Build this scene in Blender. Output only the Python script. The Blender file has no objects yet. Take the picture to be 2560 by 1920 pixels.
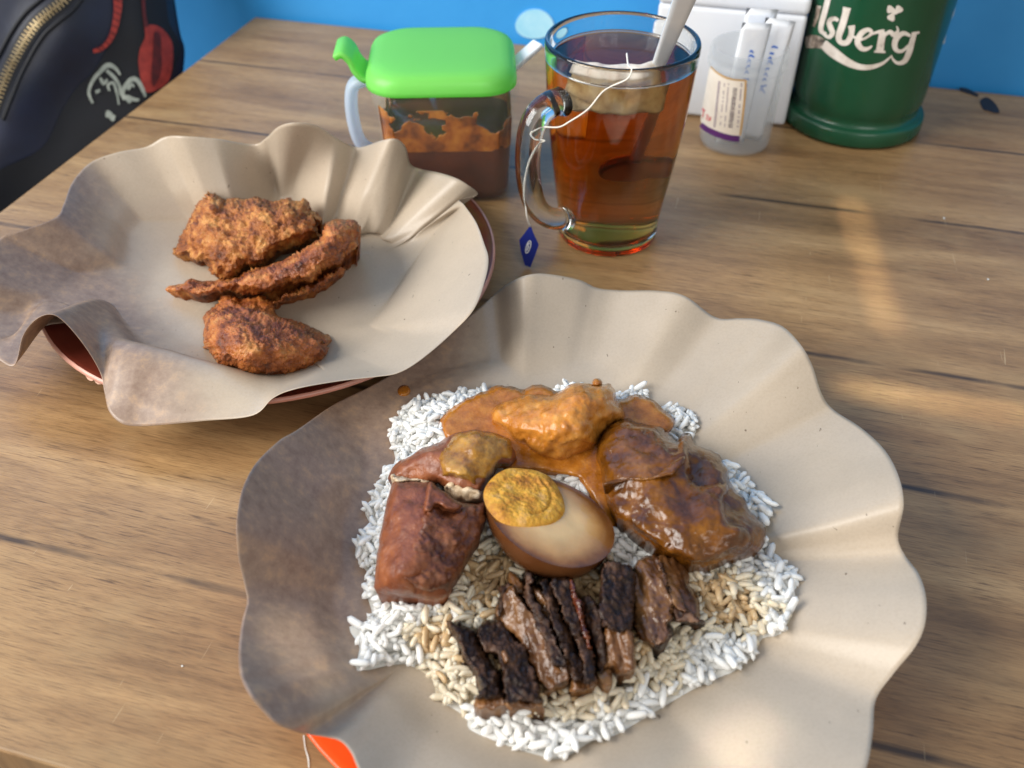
import bpy, bmesh, math, random
import numpy as np
from mathutils import Vector, Matrix, noise, geometry
from mathutils.bvhtree import BVHTree

random.seed(7); rng = np.random.default_rng(7)
S = bpy.context.scene
COL = S.collection

# ------------------------------------------------------------------ camera
FPX, CH, PITCH = 2250.0, 0.29, math.radians(42)
cam = bpy.data.cameras.new('camera'); co = bpy.data.objects.new('camera', cam); COL.objects.link(co)
co.location = (0, 0, CH); co.rotation_euler = (math.radians(90) - PITCH, 0, 0)
cam.sensor_width = 36.0; cam.lens = FPX / 2560 * 36.0
cam.clip_start = 0.01; cam.clip_end = 50
cam.dof.use_dof = True; cam.dof.focus_distance = 0.385; cam.dof.aperture_fstop = 10.0
S.camera = co

# ------------------------------------------------------------------ world, lamps, exposure
W = bpy.data.worlds.new('World'); S.world = W; W.use_nodes = True
W.node_tree.nodes['Background'].inputs[0].default_value = (1.0, 0.965, 0.91, 1)
W.node_tree.nodes['Background'].inputs[1].default_value = 0.50

def area(name, loc, target, sx, sy, power, color, spread=180):
    l = bpy.data.lights.new(name, 'AREA'); l.shape = 'RECTANGLE'; l.size = sx; l.size_y = sy
    l.energy = power; l.color = color; l.spread = math.radians(spread)
    o = bpy.data.objects.new(name, l); COL.objects.link(o); o.location = loc
    o.rotation_euler = (Vector(target) - Vector(loc)).to_track_quat('-Z', 'Y').to_euler()
    return o
area('window_light', (-1.22, 0.02, 0.86), (0.0, 0.32, 0.0), 1.05, 0.9, 36, (1.0, 0.975, 0.93))
area('fill_light', (0.7, -1.6, 1.5), (0.1, 0.4, 0.0), 1.2, 0.9, 13, (1.0, 0.98, 0.95))  # fill lamp added behind the camera
# sunlight thrown down in narrow strips
def glint(name, a, b, wid, power, h=0.55):
    a, b = Vector(a), Vector(b); c = (a + b) / 2; d = b - a
    l = bpy.data.lights.new(name, 'AREA'); l.shape = 'RECTANGLE'; l.size = d.length; l.size_y = wid; l.energy = power; l.color = (1.0, 0.95, 0.74); l.spread = math.radians(2.8)
    o = bpy.data.objects.new(name, l); COL.objects.link(o); o.location = (c.x, c.y, h); o.rotation_euler = (0, 0, math.atan2(d.y, d.x))
glint('sun_strip', (0.2103, 0.4934, 0), (0.1952, 0.3634, 0), 0.007, 0.0046)
glint('sun_strip', (0.1560, 0.3210, 0), (0.2520, 0.2960, 0), 0.006, 0.0040)
glint('sun_strip', (-0.0800, 0.1750, 0), (-0.0620, 0.1480, 0), 0.012, 0.0016)
glint('sun_strip', (0.0560, 0.1180, 0), (0.0800, 0.1400, 0), 0.012, 0.0014)

S.render.engine = 'CYCLES'
S.view_settings.view_transform = 'Standard'; S.view_settings.look = 'None'
S.view_settings.exposure = 0.08; S.view_settings.gamma = 1.0
S.cycles.use_denoising = True
S.cycles.max_bounces = 14; S.cycles.transmission_bounces = 12; S.cycles.transparent_max_bounces = 12
S.cycles.diffuse_bounces = 4; S.cycles.glossy_bounces = 5
S.cycles.sample_clamp_indirect = 6.0

# ------------------------------------------------------------------ pixels to places
RT = np.array([1.0, 0, 0]); UP = np.array([0, math.sin(PITCH), math.cos(PITCH)]); FW = np.array([0, math.cos(PITCH), -math.sin(PITCH)])
C0 = np.array([0, 0, CH])
def ray(x, y):
    x = np.asarray(x, float)[..., None]; y = np.asarray(y, float)[..., None]
    return (x - 1280) / FPX * RT - (y - 960) / FPX * UP + FW
def P(x, y, z=0.0):
    d = ray(x, y); t = (np.asarray(z, float) - CH) / d[..., 2]
    return C0 + t[..., None] * d
def PP(x, y, pt, n):
    d = ray(x, y); n = np.asarray(n, float); t = ((np.asarray(pt) - C0) @ n) / (d @ n)
    return C0 + t[..., None] * d
def project(v):
    v = np.asarray(v, float) - C0; dz = v @ FW
    return 1280 + FPX * (v @ RT) / dz, 960 - FPX * (v @ UP) / dz
def crop(x0, y0, s, pts):
    return [(x0 + s * p[0], y0 + s * p[1]) + tuple(p[2:]) for p in pts]

# ------------------------------------------------------------------ materials
def lin(c):
    return tuple(((v / 255) / 12.92 if v / 255 <= 0.04045 else (((v / 255) + 0.055) / 1.055) ** 2.4) for v in c) + (1,)
def newmat(name):
    m = bpy.data.materials.new(name); m.use_nodes = True
    nt = m.node_tree; return m, nt, nt.nodes['Principled BSDF']
def noise_node(nt, scale, detail=4, rough=0.55, vec=None, dist=0.0):
    n = nt.nodes.new('ShaderNodeTexNoise'); n.inputs['Scale'].default_value = scale
    n.inputs['Detail'].default_value = detail; n.inputs['Roughness'].default_value = rough; n.inputs['Distortion'].default_value = dist
    if vec is not None: nt.links.new(vec, n.inputs['Vector'])
    return n
def ramp(nt, fac, stops):
    r = nt.nodes.new('ShaderNodeValToRGB'); e = r.color_ramp.elements
    while len(e) < len(stops): e.new(0.5)
    for k, (p, c) in enumerate(stops): e[k].position = p; e[k].color = c
    nt.links.new(fac, r.inputs[0]); return r
def objcoord(nt, scale=(1, 1, 1)):
    t = nt.nodes.new('ShaderNodeTexCoord'); m = nt.nodes.new('ShaderNodeMapping'); m.inputs['Scale'].default_value = scale
    nt.links.new(t.outputs['Object'], m.inputs[0]); return m.outputs[0]
def mixc(nt, a, b, fac, mode='MIX'):
    m = nt.nodes.new('ShaderNodeMix'); m.data_type = 'RGBA'; m.blend_type = mode
    for s, v in ((m.inputs[0], fac), (m.inputs[6], a), (m.inputs[7], b)):
        if hasattr(v, 'is_linked'): nt.links.new(v, s)
        else: s.default_value = v
    return m.outputs[2]
def add_bump(nt, bs, height, strength=0.3, dist=0.001):
    b = nt.nodes.new('ShaderNodeBump'); b.inputs['Strength'].default_value = strength; b.inputs['Distance'].default_value = dist
    nt.links.new(height, b.inputs['Height']); nt.links.new(b.outputs[0], bs.inputs['Normal'])
def noisy(name, stops, scale=60, rough=0.5, bump=0.0, bscale=400, detail=5, sss=0.0, sssr=(0.004, 0.002, 0.001), coat=0.0, spec=0.5, vscale=(1, 1, 1), bdist=0.001, rvar=0.0, dist=0.0, brough=0.55):
    m, nt, bs = newmat(name); v = objcoord(nt, vscale)
    n = noise_node(nt, scale, detail, 0.6, v, dist)
    r = ramp(nt, n.outputs[0], [(p, lin(c)) for p, c in stops])
    nt.links.new(r.outputs[0], bs.inputs['Base Color'])
    bs.inputs['Roughness'].default_value = rough; bs.inputs['Specular IOR Level'].default_value = spec
    if rvar:
        n3 = noise_node(nt, scale * 2.3, 4, 0.6, v); mr = nt.nodes.new('ShaderNodeMapRange')
        mr.inputs['From Min'].default_value = 0.35; mr.inputs['From Max'].default_value = 0.65
        mr.inputs['To Min'].default_value = max(0.03, rough - rvar); mr.inputs['To Max'].default_value = min(1, rough + rvar)
        nt.links.new(n3.outputs[0], mr.inputs[0]); nt.links.new(mr.outputs[0], bs.inputs['Roughness'])
    if bump:
        n2 = noise_node(nt, bscale, 5, brough, v); add_bump(nt, bs, n2.outputs[0], bump, bdist)
    if sss:
        bs.inputs['Subsurface Weight'].default_value = sss; bs.inputs['Subsurface Radius'].default_value = sssr; bs.inputs['Subsurface Scale'].default_value = 1.0
    if coat: bs.inputs['Coat Weight'].default_value = coat; bs.inputs['Coat Roughness'].default_value = 0.12
    return m
def plain(name, c, rough=0.5, **k):
    c2 = tuple(min(255, v * 1.05) for v in c); c1 = tuple(v * 0.95 for v in c)
    return noisy(name, [(0.35, c1), (0.65, c2)], rough=rough, **k)

def wood_material():
    m, nt, bs = newmat('wood_laminate'); L = nt.links
    tc = nt.nodes.new('ShaderNodeTexCoord')
    def mp(sc, loc=(0, 0, 0)):
        a = nt.nodes.new('ShaderNodeMapping'); a.inputs['Scale'].default_value = sc; a.inputs['Location'].default_value = loc
        L.new(tc.outputs['Object'], a.inputs[0]); return a.outputs[0]
    broad = noise_node(nt, 1.0, 6, 0.65, mp((5.0, 34, 1)), 0.3)
    r1 = ramp(nt, broad.outputs[0], [(0.26, lin((114, 85, 55))), (0.42, lin((141, 108, 71))), (0.56, lin((161, 127, 86))), (0.74, lin((184, 150, 106)))])
    mid = noise_node(nt, 1.0, 8, 0.8, mp((13, 260, 1)))
    r2 = ramp(nt, mid.outputs[0], [(0.3, (0.72, 0.70, 0.68, 1)), (0.48, (1, 1, 1, 1)), (0.7, (1.14, 1.13, 1.12, 1))])
    c = mixc(nt, r1.outputs[0], r2.outputs[0], 0.9, 'MULTIPLY')
    fine = noise_node(nt, 1.0, 4, 0.65, mp((48, 950, 1)))
    r3 = ramp(nt, fine.outputs[0], [(0.34, (0.45, 0.42, 0.41, 1)), (0.45, (1, 1, 1, 1))])
    msk = noise_node(nt, 1.0, 3, 0.6, mp((6, 34, 1), (3, 1, 0)))
    mr = nt.nodes.new('ShaderNodeMapRange'); mr.inputs['From Min'].default_value = 0.36; mr.inputs['From Max'].default_value = 0.58
    mr.inputs['To Min'].default_value = 0.2; mr.inputs['To Max'].default_value = 1.0; L.new(msk.outputs[0], mr.inputs[0])
    c = mixc(nt, c, r3.outputs[0], mr.outputs[0], 'MULTIPLY')
    hair = noise_node(nt, 1.0, 2, 0.6, mp((120, 2400, 1), (1, 5, 0)))
    r4 = ramp(nt, hair.outputs[0], [(0.34, (0.62, 0.60, 0.58, 1)), (0.50, (1, 1, 1, 1)), (0.66, (1.12, 1.12, 1.1, 1))])
    c = mixc(nt, c, r4.outputs[0], 0.7, 'MULTIPLY')
    # blotchy pale patches of the print
    pat = noise_node(nt, 1.0, 3, 0.6, mp((18, 30, 1), (5, 2, 0)))
    r5 = ramp(nt, pat.outputs[0], [(0.55, (0, 0, 0, 1)), (0.75, (0.35, 0.35, 0.35, 1))])
    c = mixc(nt, c, lin((172, 144, 102)), r5.outputs[0])
    # printed plank joints
    sep = nt.nodes.new('ShaderNodeSeparateXYZ'); L.new(tc.outputs['Object'], sep.inputs[0])
    wob = noise_node(nt, 1.0, 2, 0.5, mp((9, 9, 1)))
    wm = nt.nodes.new('ShaderNodeMath'); wm.operation = 'MULTIPLY_ADD'; wm.inputs[1].default_value = 0.0028; L.new(wob.outputs[0], wm.inputs[0]); L.new(sep.outputs[1], wm.inputs[2])
    tot = None
    for s in (-0.0985, -0.203, -0.349, -0.430, -0.552):
        d = nt.nodes.new('ShaderNodeMath'); d.operation = 'SUBTRACT'; d.inputs[1].default_value = s; L.new(wm.outputs[0], d.inputs[0])
        a = nt.nodes.new('ShaderNodeMath'); a.operation = 'ABSOLUTE'; L.new(d.outputs[0], a.inputs[0])
        q = nt.nodes.new('ShaderNodeMapRange'); q.inputs['From Min'].default_value = 0.0006; q.inputs['From Max'].default_value = 0.0024
        q.inputs['To Min'].default_value = 1; q.inputs['To Max'].default_value = 0; L.new(a.outputs[0], q.inputs[0])
        if tot is None: tot = q.outputs[0]
        else:
            x = nt.nodes.new('ShaderNodeMath'); x.operation = 'MAXIMUM'; L.new(tot, x.inputs[0]); L.new(q.outputs[0], x.inputs[1]); tot = x.outputs[0]
    brk = noise_node(nt, 1.0, 3, 0.6, mp((16, 40, 1), (1, 7, 0)))
    bm_ = nt.nodes.new('ShaderNodeMapRange'); bm_.inputs['From Min'].default_value = 0.34; bm_.inputs['From Max'].default_value = 0.56
    bm_.inputs['To Min'].default_value = 0.05; bm_.inputs['To Max'].default_value = 0.85; L.new(brk.outputs[0], bm_.inputs[0])
    jm = nt.nodes.new('ShaderNodeMath'); jm.operation = 'MULTIPLY'; L.new(tot, jm.inputs[0]); L.new(bm_.outputs[0], jm.inputs[1])
    c = mixc(nt, c, lin((52, 38, 28)), jm.outputs[0])
    # fine scratches and smudges of wear
    scr = noise_node(nt, 1.0, 2, 0.5, mp((520, 26, 1), (2, 0, 0)), 1.2)
    r6 = ramp(nt, scr.outputs[0], [(0.735, (0, 0, 0, 1)), (0.76, (0.4, 0.4, 0.4, 1))])
    c = mixc(nt, c, lin((205, 180, 140)), r6.outputs[0])
    L.new(c, bs.inputs['Base Color'])
    rn = noise_node(nt, 14, 4, 0.6, tc.outputs['Object'])
    rr = nt.nodes.new('ShaderNodeMapRange'); rr.inputs['From Min'].default_value = 0.3; rr.inputs['From Max'].default_value = 0.7
    rr.inputs['To Min'].default_value = 0.30; rr.inputs['To Max'].default_value = 0.46; L.new(rn.outputs[0], rr.inputs[0]); L.new(rr.outputs[0], bs.inputs['Roughness'])
    add_bump(nt, bs, fine.outputs[0], 0.12, 0.0004)
    return m

def paper_material(name='kraft_paper', tint=(187, 172, 153), grease_shade=(-.035, -.085, 0.6)):
    m, nt, bs = newmat(name); L = nt.links; v = objcoord(nt)
    n1 = noise_node(nt, 14, 4, 0.6, v); t = tint
    r1 = ramp(nt, n1.outputs[0], [(0.3, lin([x * 0.95 for x in t])), (0.7, lin([min(255, x * 1.04) for x in t]))])
    n2 = noise_node(nt, 900, 4, 0.7, v)
    r2 = ramp(nt, n2.outputs[0], [(0.32, (0.80, 0.77, 0.73, 1)), (0.55, (1, 1, 1, 1)), (0.75, (1.06, 1.06, 1.06, 1))])
    c = mixc(nt, r1.outputs[0], r2.outputs[0], 0.35, 'MULTIPLY')
    n3 = noise_node(nt, 420, 2, 0.5, objcoord(nt, (1, 0.5, 1)))
    r3 = ramp(nt, n3.outputs[0], [(0.735, (0, 0, 0, 1)), (0.77, (0.8, 0.8, 0.8, 1))])
    c = mixc(nt, c, lin((96, 78, 62)), r3.outputs[0])
    # grease mottling, with the shade of one side of the sheet painted in
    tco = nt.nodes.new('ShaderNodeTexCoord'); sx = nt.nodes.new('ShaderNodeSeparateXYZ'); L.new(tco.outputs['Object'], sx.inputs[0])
    ry = nt.nodes.new('ShaderNodeMath'); ry.operation = 'MULTIPLY_ADD'; ry.inputs[1].default_value = grease_shade[2]; L.new(sx.outputs[1], ry.inputs[0]); L.new(sx.outputs[0], ry.inputs[2])
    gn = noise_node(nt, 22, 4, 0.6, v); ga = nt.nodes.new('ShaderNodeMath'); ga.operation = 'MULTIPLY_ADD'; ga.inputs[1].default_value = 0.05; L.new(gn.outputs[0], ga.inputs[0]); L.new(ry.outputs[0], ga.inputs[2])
    gm = nt.nodes.new('ShaderNodeMapRange'); gm.interpolation_type = 'SMOOTHSTEP'; gm.inputs['From Min'].default_value = grease_shade[0] + .025; gm.inputs['From Max'].default_value = grease_shade[1] + .025
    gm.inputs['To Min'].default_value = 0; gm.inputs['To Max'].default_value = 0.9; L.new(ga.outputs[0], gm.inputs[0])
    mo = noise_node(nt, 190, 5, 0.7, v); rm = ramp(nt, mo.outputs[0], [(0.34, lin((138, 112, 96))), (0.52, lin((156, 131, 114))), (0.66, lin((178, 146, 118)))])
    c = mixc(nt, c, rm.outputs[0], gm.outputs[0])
    L.new(c, bs.inputs['Base Color']); bs.inputs['Roughness'].default_value = 0.36; bs.inputs['Specular IOR Level'].default_value = 0.45
    n4 = noise_node(nt, 1300, 3, 0.6, v); add_bump(nt, bs, n4.outputs[0], 0.10, 0.0003)
    # a thin sheet: some light passes through
    tr = nt.nodes.new('ShaderNodeBsdfTranslucent'); L.new(c, tr.inputs[0])
    ms = nt.nodes.new('ShaderNodeMixShader'); ms.inputs[0].default_value = 0.16
    out = nt.nodes['Material Output']; L.new(bs.outputs[0], ms.inputs[1]); L.new(tr.outputs[0], ms.inputs[2]); L.new(ms.outputs[0], out.inputs[0])
    return m

def glass_material(name, color=(1, 1, 1, 1), rough=0.0, ior=1.45, vol=None):
    m, nt, bs = newmat(name)
    bs.inputs['Base Color'].default_value = color; bs.inputs['Transmission Weight'].default_value = 1.0
    bs.inputs['Roughness'].default_value = rough; bs.inputs['IOR'].default_value = ior
    if vol:
        a = nt.nodes.new('ShaderNodeVolumeAbsorption'); a.inputs[0].default_value = vol[0]; a.inputs[1].default_value = vol[1]
        nt.links.new(a.outputs[0], nt.nodes['Material Output'].inputs['Volume'])
    return m
def frosted(name, c, alpha, rough=0.3):
    m, nt, bs = newmat(name); L = nt.links
    bs.inputs['Base Color'].default_value = lin(c); bs.inputs['Roughness'].default_value = rough
    tr = nt.nodes.new('ShaderNodeBsdfTranslucent'); tr.inputs[0].default_value = lin(c)
    m1 = nt.nodes.new('ShaderNodeMixShader'); m1.inputs[0].default_value = 0.5; L.new(bs.outputs[0], m1.inputs[1]); L.new(tr.outputs[0], m1.inputs[2])
    tp = nt.nodes.new('ShaderNodeBsdfTransparent')
    m2 = nt.nodes.new('ShaderNodeMixShader'); m2.inputs[0].default_value = alpha
    L.new(tp.outputs[0], m2.inputs[1]); L.new(m1.outputs[0], m2.inputs[2]); L.new(m2.outputs[0], nt.nodes['Material Output'].inputs[0])
    return m

# ------------------------------------------------------------------ object helpers
def tag(o, label=None, cat=None, group=None, kind=None):
    if label: o['label'] = label
    if cat: o['category'] = cat
    if group: o['group'] = group
    if kind: o['kind'] = kind
    return o
def empty(name, loc, label, cat, group=None):
    o = bpy.data.objects.new(name, None); COL.objects.link(o); o.location = loc; o.empty_display_size = 0.01
    return tag(o, label, cat, group)
def world_loc(o):
    l = Vector(o.location)
    while o.parent: o = o.parent; l = l + Vector(o.location)
    return l
def mk(name, verts, faces, mat, parent=None, smooth=True, fixn=True, origin=None):
    """one mesh object from world-space vertices; origin at its base"""
    V = np.asarray(verts, float)
    if parent is not None: base = np.array(world_loc(parent))
    elif origin is not None: base = np.array(origin)
    else: base = np.array([(V[:, 0].min() + V[:, 0].max()) / 2, (V[:, 1].min() + V[:, 1].max()) / 2, V[:, 2].min()])
    me = bpy.data.meshes.new(name); me.from_pydata([tuple(v) for v in (V - base)], [], [tuple(int(i) for i in f) for f in faces])
    if fixn:
        bm = bmesh.new(); bm.from_mesh(me); bmesh.ops.recalc_face_normals(bm, faces=bm.faces); bm.to_mesh(me); bm.free()
    me.materials.append(mat)
    if smooth: me.polygons.foreach_set('use_smooth', [True] * len(me.polygons))
    me.update()
    o = bpy.data.objects.new(name, me); COL.objects.link(o)
    if parent is not None: o.parent = parent
    else: o.location = base
    return o
def solidify(o, t, offset=0.0):
    m = o.modifiers.new('thickness', 'SOLIDIFY'); m.thickness = t; m.offset = offset; return o
def lathe(prof, center, seg=72, radmod=None, closed=True):
    V, F = [], []; n = len(prof)
    for i in range(seg):
        a = 2 * math.pi * i / seg
        for k, (r, z) in enumerate(prof):
            rr = r if radmod is None else radmod(k, r, z, a)
            V.append((center[0] + rr * math.cos(a), center[1] + rr * math.sin(a), center[2] + z))
    for i in range(seg):
        j = (i + 1) % seg
        for k in range(n if closed else n - 1):
            l = (k + 1) % n; F.append((i * n + k, j * n + k, j * n + l, i * n + l))
    return V, F
def merge_doubles(o, d=1e-6):
    bm = bmesh.new(); bm.from_mesh(o.data); bmesh.ops.remove_doubles(bm, verts=bm.verts, dist=d)
    bmesh.ops.recalc_face_normals(bm, faces=bm.faces); bm.to_mesh(o.data); bm.free(); return o
def smooth_path(pts, n=10, closed=False):
    p = np.asarray(pts, float); N = len(p); out = []
    rngk = range(N if closed else N - 1)
    for i in rngk:
        if closed: a, b, c, d = p[(i - 1) % N], p[i], p[(i + 1) % N], p[(i + 2) % N]
        else: a, b, c, d = p[max(i - 1, 0)], p[i], p[i + 1], p[min(i + 2, N - 1)]
        for k in range(n):
            t = k / n
            out.append(0.5 * (2 * b + (c - a) * t + (2 * a - 5 * b + 4 * c - d) * t * t + (3 * b - a - 3 * c + d) * t ** 3))
    if not closed: out.append(p[-1])
    return np.array(out)
def tube(path, rad, seg=10, squash=1.0, ref=(0, 0, 1)):
    p = np.asarray(path, float); n = len(p); rad = np.broadcast_to(rad, (n,)); V, F = [], []
    T = np.gradient(p, axis=0); T /= np.linalg.norm(T, axis=1)[:, None] + 1e-12
    N = np.array(ref, float); N = N - T[0] * (N @ T[0]); N /= np.linalg.norm(N) + 1e-12
    for i in range(n):
        N = N - T[i] * (N @ T[i]); N /= np.linalg.norm(N) + 1e-12; B = np.cross(T[i], N)
        for k in range(seg):
            a = 2 * math.pi * k / seg
            V.append(p[i] + rad[i] * (math.cos(a) * N + squash * math.sin(a) * B))
    for i in range(n - 1):
        for k in range(seg):
            l = (k + 1) % seg; F.append((i * seg + k, i * seg + l, (i + 1) * seg + l, (i + 1) * seg + k))
    F.append(tuple(range(seg))); F.append(tuple((n - 1) * seg + k for k in range(seg))[::-1])
    return V, F
def join(parts):
    V, F = [], []
    for v, f in parts:
        o = len(V); V += [tuple(x) for x in v]; F += [tuple(i + o for i in q) for q in f]
    return V, F
def boxvf(c, hx, hy, hz, ux=(1, 0, 0), uy=(0, 1, 0), uz=(0, 0, 1), bevel=0.0, seg=3):
    bm = bmesh.new(); bmesh.ops.create_cube(bm, size=2.0)
    for v in bm.verts: v.co = Vector((v.co.x * hx, v.co.y * hy, v.co.z * hz))
    if bevel: bmesh.ops.bevel(bm, geom=list(bm.edges), offset=bevel, segments=seg, affect='EDGES', profile=0.6)
    bm.verts.index_update(); ux, uy, uz, c = map(np.array, (ux, uy, uz, c))
    V = [c + v.co.x * ux + v.co.y * uy + v.co.z * uz for v in bm.verts]; F = [tuple(v.index for v in f.verts) for f in bm.faces]; bm.free()
    return V, F
def rrect(hx, hy, r, n=6):
    out = []
    for cx, cy, a0 in ((hx - r, hy - r, 0), (-hx + r, hy - r, 90), (-hx + r, -hy + r, 180), (hx - r, -hy + r, 270)):
        for k in range(n + 1):
            a = math.radians(a0 + 90 * k / n); out.append((cx + r * math.cos(a), cy + r * math.sin(a)))
    return out
def loft(rings, cap0=True, cap1=True):
    V, F = [], []; n = len(rings[0])
    for r in rings: V += list(r)
    for i in range(len(rings) - 1):
        for k in range(n):
            l = (k + 1) % n; F.append((i * n + k, i * n + l, (i + 1) * n + l, (i + 1) * n + k))
    if cap0: F.append(tuple(range(n))[::-1])
    if cap1: F.append(tuple((len(rings) - 1) * n + k for k in range(n)))
    return V, F
def ribbon(pts, fn, off=0.0003, n=6):
    """a stroke (x, y, width) laid on a surface: fn(x, y, off) gives the place"""
    p = smooth_path(pts, n); T = np.gradient(p[:, :2], axis=0); T /= np.linalg.norm(T, axis=1)[:, None] + 1e-9
    N = np.stack([-T[:, 1], T[:, 0]], 1); V, F = [], []
    for i in range(len(p)):
        for s in (-1, -0.5, 0, 0.5, 1):
            q = p[i, :2] + N[i] * s * p[i, 2] / 2; V.append(fn(q[0], q[1], off))
    for i in range(len(p) - 1):
        for k in range(4): F.append((i * 5 + k, i * 5 + k + 1, i * 5 + 6 + k, i * 5 + 5 + k))
    return V, F
def blob(cx, cy, r, fn, off=0.0003, n=14, wob=0.15):
    V = [fn(cx, cy, off)]; F = []
    for k in range(n):
        a = 2 * math.pi * k / n; rr = r * (1 + wob * math.sin(3 * a + cx))
        V.append(fn(cx + rr * math.cos(a), cy + rr * math.sin(a), off))
    for k in range(n): F.append((0, 1 + k, 1 + (k + 1) % n))
    return V, F
def fill_poly(pts, fn, off=0.0003, res=12, n=4):
    out = smooth_path([p[:2] for p in pts], n, True)
    V2, F = cdt(out, res); return [fn(x, y, off) for x, y in V2], F
# ------------------------------------------------------------------ reliefs from traced outlines
def inside(poly, x, y):
    c = np.zeros(x.shape, bool); n = len(poly); j = n - 1
    for i in range(n):
        xi, yi = poly[i][:2]; xj, yj = poly[j][:2]
        m = ((yi > y) != (yj > y)) & (x < (xj - xi) * (y - yi) / (yj - yi + 1e-12) + xi); c ^= m; j = i
    return c
def edge_dist(poly, x, y):
    best = np.full(x.shape, 1e9); n = len(poly); ix = np.zeros(x.shape, int); tt = np.zeros(x.shape)
    for i in range(n):
        a = np.array(poly[i][:2]); b = np.array(poly[(i + 1) % n][:2]); ab = b - a; L = ab @ ab + 1e-12
        t = np.clip(((x - a[0]) * ab[0] + (y - a[1]) * ab[1]) / L, 0, 1)
        d = np.hypot(x - a[0] - t * ab[0], y - a[1] - t * ab[1]); m = d < best
        best[m] = d[m]; ix[m] = i; tt[m] = t[m]
    return best, ix, tt
def cdt(out, res):
    x0, y0 = out[:, 0].min(), out[:, 1].min(); x1, y1 = out[:, 0].max(), out[:, 1].max()
    gx, gy = np.meshgrid(np.arange(x0, x1, res), np.arange(y0, y1, res * 0.87)); gx = gx + (np.arange(gx.shape[0]) % 2)[:, None] * res / 2
    gx = gx.ravel() + rng.uniform(-.15, .15, gx.size) * res; gy = gy.ravel() + rng.uniform(-.15, .15, gy.size) * res
    ok = inside(out, gx, gy); gx, gy = gx[ok], gy[ok]; d, _, _ = edge_dist(out, gx, gy); ok = d > res * 0.5; gx, gy = gx[ok], gy[ok]
    pts = [Vector(p[:2]) for p in out] + [Vector((a, b)) for a, b in zip(gx, gy)]; n = len(out)
    r = geometry.delaunay_2d_cdt(pts, [(i, (i + 1) % n) for i in range(n)], [list(range(n))], 1, 1e-5)
    return np.array([tuple(v) for v in r[0]]), [tuple(f) for f in r[2]]
def tps(ctrl):
    c = np.asarray(ctrl, float); n = len(c); X = c[:, :2] / 100.0
    def U(d): return np.where(d > 1e-9, d * d * np.log(d + 1e-12), 0)
    K = U(np.linalg.norm(X[:, None] - X[None], axis=2)) + np.eye(n) * 1e-3
    Pm = np.c_[np.ones(n), X]; A = np.block([[K, Pm], [Pm.T, np.zeros((3, 3))]])
    w = np.linalg.lstsq(A, np.r_[c[:, 2], 0, 0, 0], rcond=None)[0]
    def f(x, y):
        q = np.stack([x, y], 1) / 100.0; d = np.linalg.norm(q[:, None] - X[None], axis=2)
        return U(d) @ w[:n] + w[n] + q @ w[n + 1:]
    return f
def nz(v, scale, kind='fractal', octv=4, seed=0.0):
    q = Vector(v) * scale + Vector((seed, seed * 1.7, seed * .3))
    if kind == 'fractal': return noise.fractal(q, 1.0, 2.1, octv)
    if kind == 'billow': return abs(noise.noise(q)) * 2 + abs(noise.noise(q * 2.1)) - 0.6
    if kind == 'fibre':
        q = Vector((v[0] * scale + v[1] * scale * .25, v[1] * scale * .16, v[2] * scale * .5)); return noise.fractal(q, 1.0, 2.0, 3)
    if kind == 'ridge': return 0.5 - abs(noise.noise(q)) * 2
    if kind == 'cell':
        d = noise.voronoi(q)[0]; return 0.5 - d[0] * 1.2
    return noise.noise(q)
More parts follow.
